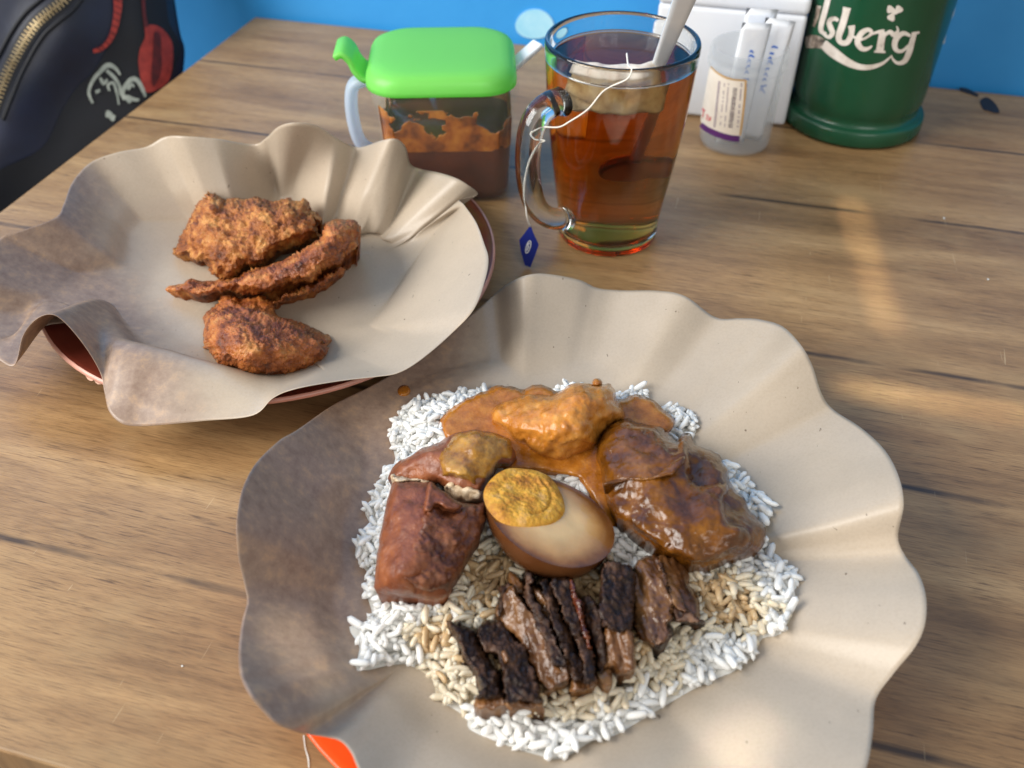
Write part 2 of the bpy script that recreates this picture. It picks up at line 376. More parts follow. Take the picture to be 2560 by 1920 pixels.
def relief(name, outline, inner, ze, mat, parent=None, R=40, res=7, bumps=(), base=None, sub=4, jitter=0.0, power=0.5, zlim=None):
    """a lump whose traced outline stands at height ze (mm) and whose top passes through the inner points (x, y, mm);
    closed by a skirt and an underside at height base (mm)"""
    o3 = [(p[0], p[1], p[2] if len(p) > 2 else ze) for p in outline]
    out = smooth_path(o3, sub, True)
    if jitter:
        out[:, :2] += np.array([[noise.noise(Vector((a * .045, b * .045, 1.3))), noise.noise(Vector((a * .045, b * .045, 7.7)))] for a, b in out[:, :2]]) * jitter
    V2, F = cdt(out, res); x, y = V2[:, 0], V2[:, 1]
    d, ix, t = edge_dist(out, x, y); n = len(out)
    zed = out[ix, 2] * (1 - t) + out[(ix + 1) % n, 2] * t
    zt = tps(inner)(x, y); lo, hi = min(p[2] for p in inner) - 3, max(p[2] for p in inner) + 2
    zt = np.clip(zt, lo, hi)
    s = np.clip(d / R, 0, 1); prof = (1 - (1 - s) ** 2) ** power
    z = (zed + (zt - zed) * prof) / 1000.0
    V = P(x, y, z)
    # normals
    nrm = np.zeros_like(V)
    for f in F:
        a, b, c = V[f[0]], V[f[1]], V[f[2]]; q = np.cross(b - a, c - a)
        if q[2] < 0: q = -q
        for i in f: nrm[i] += q
    nrm /= np.linalg.norm(nrm, axis=1)[:, None] + 1e-12
    if bumps:
        for bsp in bumps:
            amp, sc, kind = bsp[0] / 1000.0, bsp[1], bsp[2]; fade = bsp[3] if len(bsp) > 3 else 0.35
            h = np.array([nz(v, sc, kind, 4, len(name)) for v in V])
            V = V + nrm * (amp * h * (fade + (1 - fade) * prof))[:, None]
    V = [tuple(v) for v in V]
    # boundary
    ec = {}
    for f in F:
        for i in range(len(f)):
            e = (f[i], f[(i + 1) % len(f)]); k = tuple(sorted(e)); ec.setdefault(k, []).append(e)
    nxt = {e[0][0]: e[0][1] for e in ec.values() if len(e) == 1}
    if nxt:
        st = next(iter(nxt)); loop = [st]; c = nxt[st]
        while c != st and c in nxt and len(loop) < 9999: loop.append(c); c = nxt[c]
        bz = (base if base is not None else ze - 4) / 1000.0; cen = np.mean([V[i] for i in loop], axis=0)
        i0 = len(V)
        for i in loop:
            v = np.array(V[i]); q = v + (cen - v) * 0.06; V.append((q[0], q[1], min(bz, v[2] - 0.0004)))
        m = len(loop); F = list(F)
        for k in range(m): l = (k + 1) % m; F.append((loop[k], i0 + k, i0 + l, loop[l]))
        F.append(tuple(range(i0, i0 + m)))
    return mk(name, V, F, mat, parent)

# ================================================================== MATERIALS
M = {}
M['wood'] = wood_material()
M['wood_edge'] = plain('dark_edge_band', (60, 44, 33), 0.5, scale=90)
M['wall'] = noisy('blue_wall_paint', [(0.3, (46, 144, 218)), (0.7, (58, 156, 228))], scale=9, rough=0.42, bump=0.15, bscale=160)
M['floor'] = noisy('floor_grey', [(0.3, (70, 66, 64)), (0.7, (104, 98, 95))], scale=12, rough=0.6)
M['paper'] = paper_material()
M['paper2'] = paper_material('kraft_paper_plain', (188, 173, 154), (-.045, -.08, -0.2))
M['plate_brown'] = noisy('brown_melamine', [(0.3, (104, 44, 32)), (0.7, (124, 54, 40))], scale=30, rough=0.28)
M['plate_deco'] = plain('pale_print', (214, 178, 158), 0.35)
M['plate_rimline'] = plain('pale_plate_edge', (190, 138, 122), 0.35)
M['plate_orange'] = plain('orange_plastic', (246, 84, 28), 0.3, sss=0.15, sssr=(.004, .002, .001))
M['chicken'] = noisy('fried_crust', [(0.3, (74, 33, 11)), (0.41, (128, 68, 25)), (0.52, (168, 101, 43)), (0.64, (198, 138, 72)), (0.76, (216, 168, 106))], scale=120, rough=0.48, bump=1.0, bscale=1000, bdist=0.0012, sss=0.12, rvar=0.15, detail=7)
M['chicken2'] = noisy('fried_skin', [(0.3, (70, 30, 11)), (0.43, (124, 62, 23)), (0.55, (164, 92, 38)), (0.7, (198, 136, 72))], scale=100, rough=0.42, bump=0.9, bscale=900, bdist=0.001, sss=0.12, rvar=0.15, detail=7)
M['rice'] = noisy('cooked_rice', [(0.3, (230, 228, 222)), (0.7, (243, 242, 238))], scale=260, rough=0.42, sss=0.6, sssr=(.0045, .0042, .004), coat=0.0, spec=0.35)
M['rice_tan'] = noisy('gravy_stained_rice', [(0.3, (204, 190, 164)), (0.7, (228, 217, 196))], scale=240, rough=0.38, sss=0.45, sssr=(.002, .0016, .0012))
M['rice_brown'] = noisy('soaked_rice', [(0.3, (166, 134, 94)), (0.7, (210, 184, 144))], scale=300, rough=0.28, sss=0.25, sssr=(.002, .0014, .001))
M['curry'] = noisy('curry_gravy', [(0.32, (138, 80, 16)), (0.5, (164, 99, 28)), (0.68, (184, 120, 46))], scale=170, rough=0.2, bump=0.45, bscale=800, bdist=0.0005, rvar=0.12, detail=8)
M['curry_lump'] = noisy('curry_coated', [(0.32, (158, 94, 28)), (0.5, (186, 118, 44)), (0.68, (204, 142, 66))], scale=150, rough=0.2, bump=0.45, bscale=800, bdist=0.0007, rvar=0.14, detail=8)
M['curry_tofu'] = noisy('curry_on_tofu', [(0.34, (116, 72, 22)), (0.5, (156, 108, 38)), (0.66, (180, 134, 60))], scale=140, rough=0.2, bump=0.45, bscale=800, bdist=0.0007, rvar=0.12, detail=8)
M['stew'] = noisy('brown_stew_gravy', [(0.28, (60, 32, 6)), (0.44, (90, 50, 9)), (0.58, (114, 68, 15)), (0.74, (142, 93, 28))], scale=95, rough=0.13, bump=0.55, bscale=520, bdist=0.0006, rvar=0.07, detail=7)
M['tofu'] = noisy('braised_tofu_skin', [(0.32, (98, 49, 26)), (0.5, (126, 69, 39)), (0.68, (150, 90, 54))], scale=110, rough=0.4, bump=0.7, bscale=620, bdist=0.0007, rvar=0.12, detail=6)
M['tofu_dark'] = noisy('porous_tofu', [(0.32, (70, 35, 19)), (0.5, (108, 59, 34)), (0.68, (142, 87, 52))], scale=170, rough=0.42, bump=0.8, bscale=420, bdist=0.001, rvar=0.15, detail=7)
M['tofu_pale'] = noisy('torn_tofu_inside', [(0.34, (150, 116, 84)), (0.5, (206, 180, 146)), (0.68, (232, 214, 186))], scale=240, rough=0.5, bump=0.6, bscale=700, bdist=0.0008)
M['egg_skin'] = noisy('braised_egg_skin', [(0.3, (82, 46, 22)), (0.7, (114, 70, 38))], scale=26, rough=0.26, sss=0.15, bump=0.06, bscale=600)
M['yolk'] = noisy('egg_yolk', [(0.3, (150, 92, 26)), (0.43, (196, 134, 40)), (0.56, (216, 160, 52)), (0.7, (214, 164, 96))], scale=150, rough=0.55, bump=0.8, bscale=520, bdist=0.0012, sss=0.1, detail=7)
M['char'] = noisy('charred_meat', [(0.34, (24, 14, 9)), (0.5, (52, 33, 22)), (0.64, (88, 60, 42)), (0.8, (134, 102, 78))], scale=260, rough=0.4, bump=0.8, bscale=700, bdist=0.0009, rvar=0.15, detail=7, vscale=(1, .4, 1), spec=0.28)
M['meat'] = noisy('braised_meat', [(0.32, (54, 30, 14)), (0.48, (94, 60, 32)), (0.62, (124, 86, 50)), (0.78, (154, 114, 72))], scale=120, rough=0.3, bump=0.5, bscale=500, bdist=0.0007, rvar=0.1, detail=6, vscale=(1, .3, 1))
M['meat_red'] = noisy('red_meat_edge', [(0.34, (44, 18, 10)), (0.52, (84, 38, 18)), (0.7, (134, 72, 34))], scale=130, rough=0.22, bump=0.4, bscale=500, bdist=0.0006)
M['meat_end'] = noisy('meat_fibre_end', [(0.34, (70, 40, 20)), (0.55, (118, 78, 42)), (0.72, (160, 118, 74))], scale=170, rough=0.34, bump=0.5, bscale=500, bdist=0.0006, vscale=(1, .3, 1))
M['glass'] = glass_material('clear_glass', (0.97, 0.99, 0.98, 1), 0.0, 1.5)
M['tea'] = glass_material('tea', (1, 1, 1, 1), 0.0, 1.33, ((0.90, 0.62, 0.06, 1), 88.0))
M['steel'] = noisy('polished_steel', [(0.3, (222, 226, 232)), (0.7, (236, 240, 244))], scale=40, rough=0.3)
M['steel'].node_tree.nodes['Principled BSDF'].inputs['Metallic'].default_value = 0.25
M['bag'] = noisy('wet_tea_bag', [(0.3, (110, 76, 56)), (0.4, (206, 186, 168)), (0.7, (244, 238, 228))], scale=90, rough=0.4)
M['bagcloth'] = frosted('tea_bag_paper', (226, 218, 206), 0.55)
M['leaf'] = noisy('wet_tea_leaves', [(0.3, (30, 14, 8)), (0.7, (74, 40, 24))], scale=300, rough=0.5)
M['string'] = plain('cotton_string', (226, 222, 212), 0.7)
M['tag_blue'] = plain('tag_blue', (16, 34, 120), 0.4)
M['white_print'] = plain('white_print', (214, 216, 218), 0.5)
M['green_lid'] = frosted('green_plastic', (152, 240, 122), 1.0, 0.34)
M['clear_plastic'] = frosted('clear_plastic_box', (226, 222, 216), 0.07, 0.2)
M['milky_plastic'] = frosted('milky_plastic', (214, 226, 240), 0.80, 0.3)
M['jar_plastic'] = frosted('jar_plastic', (222, 226, 228), 0.26, 0.16)
M['sauce'] = noisy('chilli_sauce', [(0.3, (66, 28, 11)), (0.7, (96, 44, 17))], scale=60, rough=0.3, bump=0.3, bscale=300)
M['smear'] = noisy('sauce_smear', [(0.34, (92, 42, 8)), (0.5, (158, 86, 18)), (0.68, (196, 126, 42))], scale=80, rough=0.3, bump=0.4, bscale=400)
M['white_plastic'] = plain('white_plastic', (226, 230, 234), 0.35)
M['white_box'] = noisy('white_box', [(0.3, (216, 220, 228)), (0.7, (228, 231, 236))], scale=12, rough=0.45)
M['sachet'] = noisy('sachet_paper', [(0.3, (222, 228, 238)), (0.7, (238, 241, 246))], scale=60, rough=0.5, bump=0.2, bscale=120)
M['blue_print'] = plain('blue_print', (70, 120, 206), 0.5)
M['label_cream'] = noisy('cream_label', [(0.3, (216, 206, 192)), (0.7, (232, 224, 212))], scale=50, rough=0.55)
M['label_tan'] = plain('tan_stained_edge', (188, 150, 96), 0.6)
M['label_purple'] = plain('purple_print', (84, 36, 104), 0.5)
M['label_ink'] = plain('dark_ink', (84, 70, 84), 0.6)
M['label_red'] = plain('red_print', (212, 84, 96), 0.6)
M['bucket'] = noisy('green_bucket_plastic', [(0.3, (18, 66, 44)), (0.7, (24, 80, 54))], scale=10, rough=0.24, bump=0.04, bscale=200)
M['letter'] = noisy('worn_white_print', [(0.28, (92, 80, 72)), (0.37, (196, 186, 176)), (0.7, (222, 216, 208))], scale=120, rough=0.5, detail=6)
M['letter_worn'] = noisy('very_worn_print', [(0.36, (58, 56, 48)), (0.5, (140, 124, 112)), (0.66, (214, 206, 196))], scale=150, rough=0.5, detail=6)
M['bag_cloth'] = noisy('navy_leatherette', [(0.3, (12, 19, 36)), (0.7, (22, 32, 58))], scale=18, rough=0.42, bump=0.12, bscale=900)
M['bag_dark'] = plain('black_cloth', (8, 11, 20), 0.7)
M['brass'] = noisy('brass_teeth', [(0.3, (150, 128, 92)), (0.7, (196, 178, 140))], scale=200, rough=0.3)
M['brass'].node_tree.nodes['Principled BSDF'].inputs['Metallic'].default_value = 0.85
M['zip_tape'] = plain('zip_tape', (26, 27, 32), 0.7)
M['red_thread'] = noisy('red_embroidery', [(0.3, (128, 38, 34)), (0.7, (172, 58, 48))], scale=160, rough=0.7)
M['red_dark'] = noisy('dark_red_embroidery', [(0.3, (58, 14, 18)), (0.7, (104, 26, 28))], scale=160, rough=0.7)
M['grey_thread'] = noisy('grey_embroidery', [(0.3, (128, 136, 128)), (0.7, (168, 174, 164))], scale=160, rough=0.7)
M['disc'] = noisy('pale_blue_disc', [(0.3, (142, 206, 236)), (0.7, (176, 222, 242))], scale=60, rough=0.4)
M['pencil'] = plain('dark_scuff', (34, 34, 44), 0.6)
M['crack'] = plain('pale_cable', (214, 214, 206), 0.5)

# ================================================================== SETTING
YAW = -math.atan(0.266); T0 = np.array([-0.2258, 0.8072]); TU = np.array([math.cos(YAW), math.sin(YAW)]); TV = np.array([-math.sin(YAW), math.cos(YAW)])
def T(u, v, z=0.0):
    q = T0 + u * TU + v * TV; return np.array([q[0], q[1], z])
tb = empty('wooden_table', T(0.6, -0.315, -0.72), 'brown wood grain laminate table under the plates of food, against a blue wall', 'table')
def table_part(name, u0, u1, v0, v1, z0, z1, mat, bevel=0.0):
    V, F = boxvf(((u0 + u1) / 2, (v0 + v1) / 2, (z0 + z1) / 2), (u1 - u0) / 2, (v1 - v0) / 2, (z1 - z0) / 2, bevel=bevel)
    o = mk(name, V, F, mat, None, smooth=False, origin=(0, 0, 0))
    o.parent = tb; o.location = Vector(T(0, 0)) - Vector(tb.location); o.rotation_euler = (0, 0, YAW); return o
table_part('table_top', 0.0, 1.2, -0.63, -0.002, -0.024, 0.0, M['wood'], 0.0014)
table_part('edge_band', -0.0022, -0.0002, -0.63, -0.002, -0.023, -0.002, M['wood'])
for u, v in ((0.06, -0.06), (1.14, -0.06), (0.06, -0.57), (1.14, -0.57)):
    table_part('leg', u - .02, u + .02, v - .02, v + .02, -0.72, -0.0245, M['wood_edge'])
def corners(u0, u1, v0, v1, z): return [T(u0, v0, z), T(u1, v0, z), T(u1, v1, z), T(u0, v1, z)]
V, F = loft([corners(-1.6, 1.8, 0.004, 0.1, -0.72), corners(-1.6, 1.8, 0.004, 0.1, 1.4)])
wall = tag(mk('wall', V, F, M['wall'], smooth=False), kind='structure')
V, F = loft([corners(-1.6, 1.8, -1.6, 0.004, -0.74), corners(-1.6, 1.8, -1.6, 0.004, -0.7201)])
tag(mk('floor', V, F, M['floor'], smooth=False), kind='structure')
WN = np.array([-TV[0], -TV[1], 0.0]); WP = T(0, 0.004)
def wallpt(x, y, off): return PP(x, y, WP, WN) + WN * off
V, F = blob(0, 0, 1, lambda x, y, off: wallpt(1337 + 48 * x, 60 + 37 * y, off), 0.0006, 28, 0.03); o = mk('round_sticker', V, F, M['disc'], smooth=False); solidify(o, 0.001)
tag(o, 'pale blue round sticker on the blue wall behind the mug', 'sticker')
V, F = ribbon([(2395, -30, 5), (2382, 30, 5), (2368, 62, 5), (2358, 108, 4)], wallpt, 0.0006); o = mk('paint_crack', V, F, M['crack'], wall)

# ------------------------------------------------------------------ marks on the table
def tablept(x, y, off): return P(x, y, off)
parts = [fill_poly(crop(1600, 0, .434, [(1960, 580), (2000, 560), (2050, 600), (2070, 650), (2010, 640), (1975, 625)]), tablept, 0.0004, 8),
         ribbon(crop(1600, 0, .434, [(1845, 512), (1890, 525)]) and [(2400, 222, 9), (2420, 228, 11), (2446, 239, 6)], tablept, 0.0004)]
V, F = join(parts); o = mk('scuff_mark', V, F, M['pencil'], tb)
V, F = ribbon([(759, 1838, 3), (763, 1870, 2.5), (770, 1895, 3.5), (772, 1920, 2.5)], tablept, 0.0004); o = mk('scratch', V, F, M['crack'], tb)
for x, y in ((2360, 545), (2470, 698), (455, 1665)):
    V, F = blob(x, y, 2.6, tablept, 0.0004, 7, 0.4); mk('crumb', V, F, M['crack'], tb)

# ================================================================== PLATES
def plate(name, c, R, mat, label, h=0.020, rimmat=None, hs=1.0):
    e = empty(name, (c[0], c[1], 0.0), label, 'plate')
    k = R / 0.121
    prof = [(0, .003), (.055 * k, .003), (.07 * k, .0035), (.086 * k, .008), (.104 * k, .0135), (.1185 * k, h - .0025), (.121 * k, h - .001), (.1215 * k, h + .0004), (.1205 * k, h + .001), (.118 * k, h - .0002), (.103 * k, .0165), (.084 * k, .0105), (.07 * k, .0062), (0, .0055)]
    prof = [(0, .0005), (.052 * k, .0005), (.054 * k, .0)] + [(.057 * k, .0), (.058 * k, .0028)] + prof[2:]
    prof = [(r, z if z < .0066 else .0066 + (z - .0066) * (hs * .0222 - .0066) / (.0222 - .0066)) for r, z in prof]
    V, F = lathe(prof, (c[0], c[1], 0), 96); o = mk('dish', V, F, mat, e); merge_doubles(o)
    if rimmat:
        V, F = lathe([(.1213 * k, h - .0012), (.1222 * k, h - .0004), (.1220 * k, h + .0010), (.1208 * k, h + .0014)], (c[0], c[1], 0), 96, closed=False)
        mk('rim_edge', V, F, rimmat, e)
    return e
PL1 = (-0.127, 0.4035); PL2 = (0.0155, 0.211)
p1 = plate('brown_plate', PL1, 0.117, M['plate_brown'], 'reddish brown plate with pale pattern under the paper holding fried chicken', rimmat=M['plate_rimline'])
plate('orange_plate', PL2, 0.108, M['plate_orange'], 'bright orange plate showing below the edge of the rice paper', hs=0.62)
def platept(x, y, off): return P(x, y, 0.0165 + off)
parts = [fill_poly(crop(0, 300, .5696, [(372, 1110), (390, 1090), (410, 1098), (430, 1088), (438, 1110), (445, 1128), (425, 1130), (405, 1145), (385, 1138)]), platept, 0.0022, 6, 2),
         fill_poly(crop(0, 300, .5696, [(415, 1145), (440, 1135), (450, 1155), (430, 1160)]), platept, 0.002, 6, 2)]
V, F = join(parts); mk('printed_motif', V, F, M['plate_deco'], p1)

# ================================================================== PAPERS
def paper(name, rows, cpx, cz, floor_r, mat, label, radial=(10, 16, 22), sub=8, pl=None, plR=0.121, hs=1.0, crisp=0.0):
    """rows: (rim x, y, z mm [, mid x, y, z]); the sheet runs centre, floor ring, mid ring, rim"""
    cen = P(cpx[0], cpx[1], cz / 1000.0)
    R = []
    for r in rows:
        rim = P(r[0], r[1], r[2] / 1000.0)
        d = rim - cen; L = math.hypot(d[0], d[1]); fl = cen + np.array([d[0], d[1], 0]) / L * min(floor_r, L * 0.62)
        if len(r) > 3: mid = P(r[3], r[4], r[5] / 1000.0)
        else:
            mid = fl * 0.46 + rim * 0.54; mid[2] = cen[2] + (rim[2] - cen[2]) * 0.47
        R.append(np.r_[fl, mid, rim])
    R = np.array(R); Rs = smooth_path(R, sub, True); Rl = np.array([R[i] * (1 - k / sub) + R[(i + 1) % len(R)] * k / sub for i in range(len(R)) for k in range(sub)])
    R = Rs * (1 - crisp) + Rl * crisp; R[:, 6:9] = Rs[:, 6:9]; n = len(R)
    rings = []
    ts = np.concatenate([np.linspace(0.12, 1, radial[0]), 1 + np.linspace(0, 1, radial[1] + 1)[1:], 2 + np.linspace(0, 1, radial[2] + 1)[1:]])
    pts = np.stack([np.repeat(cen[None], n, 0), R[:, 0:3], R[:, 3:6], R[:, 6:9]])
    ext = np.concatenate([pts[:1] * 2 - pts[1:2], pts, pts[-1:] * 2 - pts[-2:-1]])
    for t in ts:
        k = min(int(t), 2); f = t - k; a, b, c, d = ext[k], ext[k + 1], ext[k + 2], ext[k + 3]
        q = 0.5 * (2 * b + (c - a) * f + (2 * a - 5 * b + 4 * c - d) * f * f + (3 * b - a - 3 * c + d) * f ** 3)
        rings.append(q)
    V = [tuple(cen)]; F = []; kk = plR / 0.121
    PX = np.array([0, .068, .084, .103, .1175, .1222, .128, .150]) * kk; PZ = np.array([.0066, .0069, .0116, .0176, .0218, .0222, .0205, .0100])
    PZ = np.where(PZ > .0066, .0066 + (PZ - .0066) * (hs * .0222 - .0066) / .0156, PZ) + .0004; PZ[-1] = .004
    for q in rings:
        dd_ = np.hypot(q[:, 0] - pl[0], q[:, 1] - pl[1]); lim = np.interp(dd_, PX, PZ); df = q[:, 2] - lim
        q[:, 2] = lim + 0.5 * (df + np.sqrt(df * df + 2.2e-6))
        for v in q:
            w = 0.0004 * noise.noise(Vector(v) * 35) ; V.append((v[0], v[1], v[2] + w * 0.4))
    for i in range(n): F.append((0, 1 + i, 1 + (i + 1) % n))
    for k in range(len(rings) - 1):
        for i in range(n):
            j = (i + 1) % n; F.append((1 + k * n + i, 1 + (k + 1) * n + i, 1 + (k + 1) * n + j, 1 + k * n + j))
    o = mk(name, V, F, mat); solidify(o, 0.00022, 0); tag(o, label, 'paper')
    return BVHTree.FromPolygons([tuple(v) for v in V], F)

rows1 = [(3, 593, 44), (46, 579, 44), (137, 545, 43), (159, 511, 43), (182, 454, 44), (228, 405, 46), (296, 380, 48), (365, 367, 48), (410, 343, 53.1), (456, 340, 56.5),
         (541, 347, 53.1), (632, 361, 44.6, 640, 470, 20), (664, 346, 51.4, 690, 478, 12), (695, 317, 65, 700, 490, 11.5), (735, 307, 70.1, 708, 492, 11.5), (792, 314, 66.7, 735, 485, 14), (843, 346, 54.8), (894, 368, 44.6), (957, 351, 58.2), (991, 348, 59.9),
         (1014, 368, 51.4, 950, 560, 16), (1025, 408, 37.8, 965, 578, 11), (1048, 422, 32.7, 962, 586, 10), (1094, 431, 39.5, 968, 590, 11), (1139, 445, 42.9, 990, 588, 13), (1173, 465, 39.5), (1194, 487, 32.7), (1150, 499, 34.4), (1160, 512, 41.2, 1118, 545, 24), (1190, 556, 47, 1085, 597, 19),
         (1210, 608, 48, 1050, 652, 16.5), (1221, 647, 49, 1020, 702, 15), (1213, 699, 48, 985, 762, 14), (1185, 773, 46, 952, 815, 14), (1128, 835, 39), (1054, 898, 37), (997, 932, 36), (940, 942, 36), (854, 952, 37), (740, 972, 38, 800, 915, 18),
         (683, 995, 31, 712, 952, 22), (632, 1039, 24, 655, 953, 24), (513, 1053, 20, 565, 925, 27), (410, 1063, 18, 470, 898, 29), (342, 1066, 17, 410, 880, 30), (302, 1058, 18, 370, 870, 31), (273, 1029, 20, 330, 860, 31), (262, 983, 22, 300, 850, 30),
         (250, 930, 26, 290, 838, 27), (211, 864, 36, 280, 815, 22), (160, 804, 45, 270, 780, 18), (125, 786, 48, 265, 755, 16), (88, 800, 45, 250, 750, 16), (57, 841, 37, 200, 770, 18), (37, 912, 27, 150, 790, 20), (0, 901, 27, 120, 760, 20), (-60, 850, 28), (-80, 780, 30), (-70, 700, 40), (-30, 640, 42)]
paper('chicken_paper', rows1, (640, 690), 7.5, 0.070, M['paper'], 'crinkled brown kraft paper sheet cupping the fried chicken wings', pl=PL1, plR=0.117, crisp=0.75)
rows2 = [(1366, 685, 37.6), (1447, 700, 33.0), (1493, 720, 28.4), (1551, 726, 27.4), (1643, 727, 33.0), (1713, 741, 35.9), (1788, 793, 28.9), (1852, 796, 32.4), (1898, 799, 35.6), (1956, 816, 38.5), (2002, 862, 43.7), (2031, 914, 39.5), (2054, 984, 32.2),
         (2083, 1024, 28.4), (2153, 1070, 31.8), (2210, 1123, 38.8), (2245, 1186, 45.9), (2259, 1261, 46.2), (2245, 1342, 35.7), (2263, 1389, 32.4), (2297, 1435, 36.0), (2315, 1493, 39.6), (2312, 1562, 39.9), (2286, 1620, 37.1), (2234, 1684, 30.4), (2190, 1748, 26.7), (2182, 1829, 30.6), (2165, 1920, 34.4),
         (2110, 2030, 34.6), (1990, 2110, 27.9), (1850, 2180, 35.5), (1650, 2230, 39.3), (1450, 2190, 28.5), (1280, 2200, 35.8), (1080, 2160, 35.9), (950, 2050, 28.5), (894, 1918, 27.9), (877, 1880, 27.3), (852, 1853, 26.8), (817, 1843, 26.0), (768, 1836, 28.9), (727, 1825, 37.3), (687, 1806, 42.8), (654, 1774, 45.4), (627, 1741, 47.9), (608, 1706, 47.1), (599, 1674, 46.1), (597, 1620, 39.1),
         (606, 1551, 35.6), (618, 1502, 32.6), (608, 1447, 36.0), (596, 1392, 42.7), (591, 1318, 50.4), (599, 1250, 52.2), (615, 1201, 50.8), (645, 1152, 46.3), (700, 1100, 41.5), (741, 1076, 36.6), (833, 1013, 20), (926, 966, 17), (995, 925, 16), (1080, 862, 16), (1150, 810, 18), (1205, 765, 21), (1240, 733, 23), (1278, 705, 33.1), (1318, 688, 38.7)]
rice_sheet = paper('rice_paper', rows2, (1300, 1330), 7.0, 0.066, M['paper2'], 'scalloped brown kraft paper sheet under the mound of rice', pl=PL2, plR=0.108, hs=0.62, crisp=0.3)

# ================================================================== RICE
ov = lambda pts: [(p[0] * 1.1573, p[1] * 1.1573) for p in pts]
rice_px = ov([(840, 900), (880, 850), (950, 830), (1020, 815), (1080, 822), (1150, 838), (1215, 808), (1240, 815), (1290, 830), (1365, 815), (1390, 810), (1420, 850), (1500, 865), (1510, 900), (1500, 935), (1560, 965), (1590, 1010), (1650, 1060), (1672, 1095), (1655, 1130), (1660, 1170), (1700, 1210), (1732, 1240), (1712, 1280), (1718, 1310), (1690, 1360), (1650, 1370), (1632, 1405), (1590, 1440), (1555, 1455), (1500, 1480), (1440, 1515), (1390, 1545), (1330, 1580), (1280, 1592), (1215, 1630), (1160, 1622), (1090, 1600), (1015, 1568), (1005, 1540), (945, 1500), (932, 1460), (870, 1425), (770, 1440), (775, 1390), (752, 1345), (800, 1330), (795, 1290), (782, 1260), (800, 1240), (765, 1190), (780, 1150), (800, 1130), (785, 1090), (812, 1060), (832, 1000), (850, 960), (837, 920)])
rz = 0.0125
def sheet_z(x, y):
    h = rice_sheet.ray_cast(Vector((x, y, 0.2)), Vector((0, 0, -1))); return h[0].z if h[0] is not None else 0.007
def rice_edge(x, y):
    z = 0.012
    for _ in range(4): p = P(x, y, z); z = sheet_z(p[0], p[1]) + (0.009 if y < 1150 else 0.003)
    return P(x, y, z)[:2]
rice_w = np.array([rice_edge(x, y) for x, y in smooth_path(rice_px, 3, True)])
def rice_h(x, y):
    d, _, _ = edge_dist(rice_w, x, y); d = np.where(inside(rice_w, x, y), d, 0)
    s = np.clip(d / 0.024, 0, 1); h = 0.0080 + 0.0135 * (1 - (1 - s) ** 2) ** 0.75
    sz = np.array([sheet_z(a, b) for a, b in zip(np.ravel(x), np.ravel(y))]); return np.maximum(h, sz + 0.0018 + 0.006 * s)
rice = empty('rice', tuple(P(1300, 1330, 0.0072)), 'mound of white cooked rice, browned with gravy where the meat lies', 'rice')
# core below the loose grains
V2, F = cdt(rice_w * 1000, 1.6); bedF = F; h = rice_h(V2[:, 0] / 1000, V2[:, 1] / 1000) + np.array([0.0032 * noise.noise(Vector((a * .130, b * .130, 5))) + .0005 * noise.noise(Vector((a * .5, b * .5, 2))) for a, b in V2])
d, _, _ = edge_dist(rice_w, V2[:, 0] / 1000, V2[:, 1] / 1000)
sz = np.array([sheet_z(a / 1000, b / 1000) for a, b in V2])
cv = np.c_[V2 / 1000, np.where(d < 1e-5, sz + .0003, np.maximum(sz + .0004, h - 0.0016 - 0.006 * np.clip(1 - d / .008, 0, 1)))]
bed = mk('rice_bed', cv, F, M['rice'], rice)

# food outlines in the photograph (used for the pieces and to keep grains out of them)
c6 = lambda p: crop(840, 900, .3617, p); c7 = lambda p: crop(1400, 900, .3618, p); c8 = lambda p: crop(840, 1380, .479, p); c5 = lambda p: crop(380, 440, .3255, p)
curry_o = [(1102, 1045), (1126, 1019), (1158, 1003), (1194, 987), (1223, 972), (1260, 965), (1310, 969), (1346, 963), (1390, 975), (1480, 985), (1549, 994), (1600, 990), (1645, 1008), (1684, 1052), (1660, 1085), (1600, 1110), (1570, 1150), (1560, 1200), (1560, 1262), (1536, 1325), (1500, 1300), (1440, 1200), (1330, 1180), (1250, 1180), (1150, 1120), (1105, 1085)]
lump_o = c6([(1080, 370), (1130, 310), (1280, 250), (1400, 235), (1490, 240), (1560, 200), (1640, 160), (1780, 165), (1880, 160), (1920, 190), (1950, 260), (1990, 340), (1980, 400), (1900, 450), (1830, 520), (1790, 600), (1640, 660), (1540, 690), (1430, 660), (1330, 600), (1250, 560), (1150, 480), (1090, 430)])
tofu2_o = c6([(365, 790), (430, 700), (500, 680), (600, 610), (720, 570), (820, 510), (920, 480), (1100, 500), (1200, 540), (1220, 590), (1250, 680), (1220, 745), (1140, 740), (1100, 760), (1060, 850), (1030, 930), (980, 960), (880, 975), (760, 900), (720, 855), (640, 850), (560, 842), (380, 832)])
tofu_o = [(983, 1206), (1020, 1203), (1071, 1202), (1110, 1235), (1158, 1254), (1220, 1258), (1212, 1301), (1198, 1348), (1165, 1405), (1140, 1453), (1108, 1503), (1030, 1496), (945, 1480), (937, 1450), (943, 1390), (950, 1330), (965, 1265)]
stew_o = c7([(245, 590), (290, 500), (370, 430), (470, 400), (560, 440), (680, 450), (730, 480), (800, 550), (840, 510), (900, 510), (920, 570), (1000, 610), (1080, 650), (1140, 720), (1170, 800), (1220, 900), (1280, 960), (1330, 1050), (1380, 1110), (1420, 1200), (1380, 1310), (1280, 1360), (1150, 1400), (1030, 1430), (930, 1440), (850, 1420), (780, 1380), (700, 1350), (620, 1290), (560, 1240), (480, 1180), (400, 1130), (340, 1050), (310, 950), (285, 830), (260, 720)])
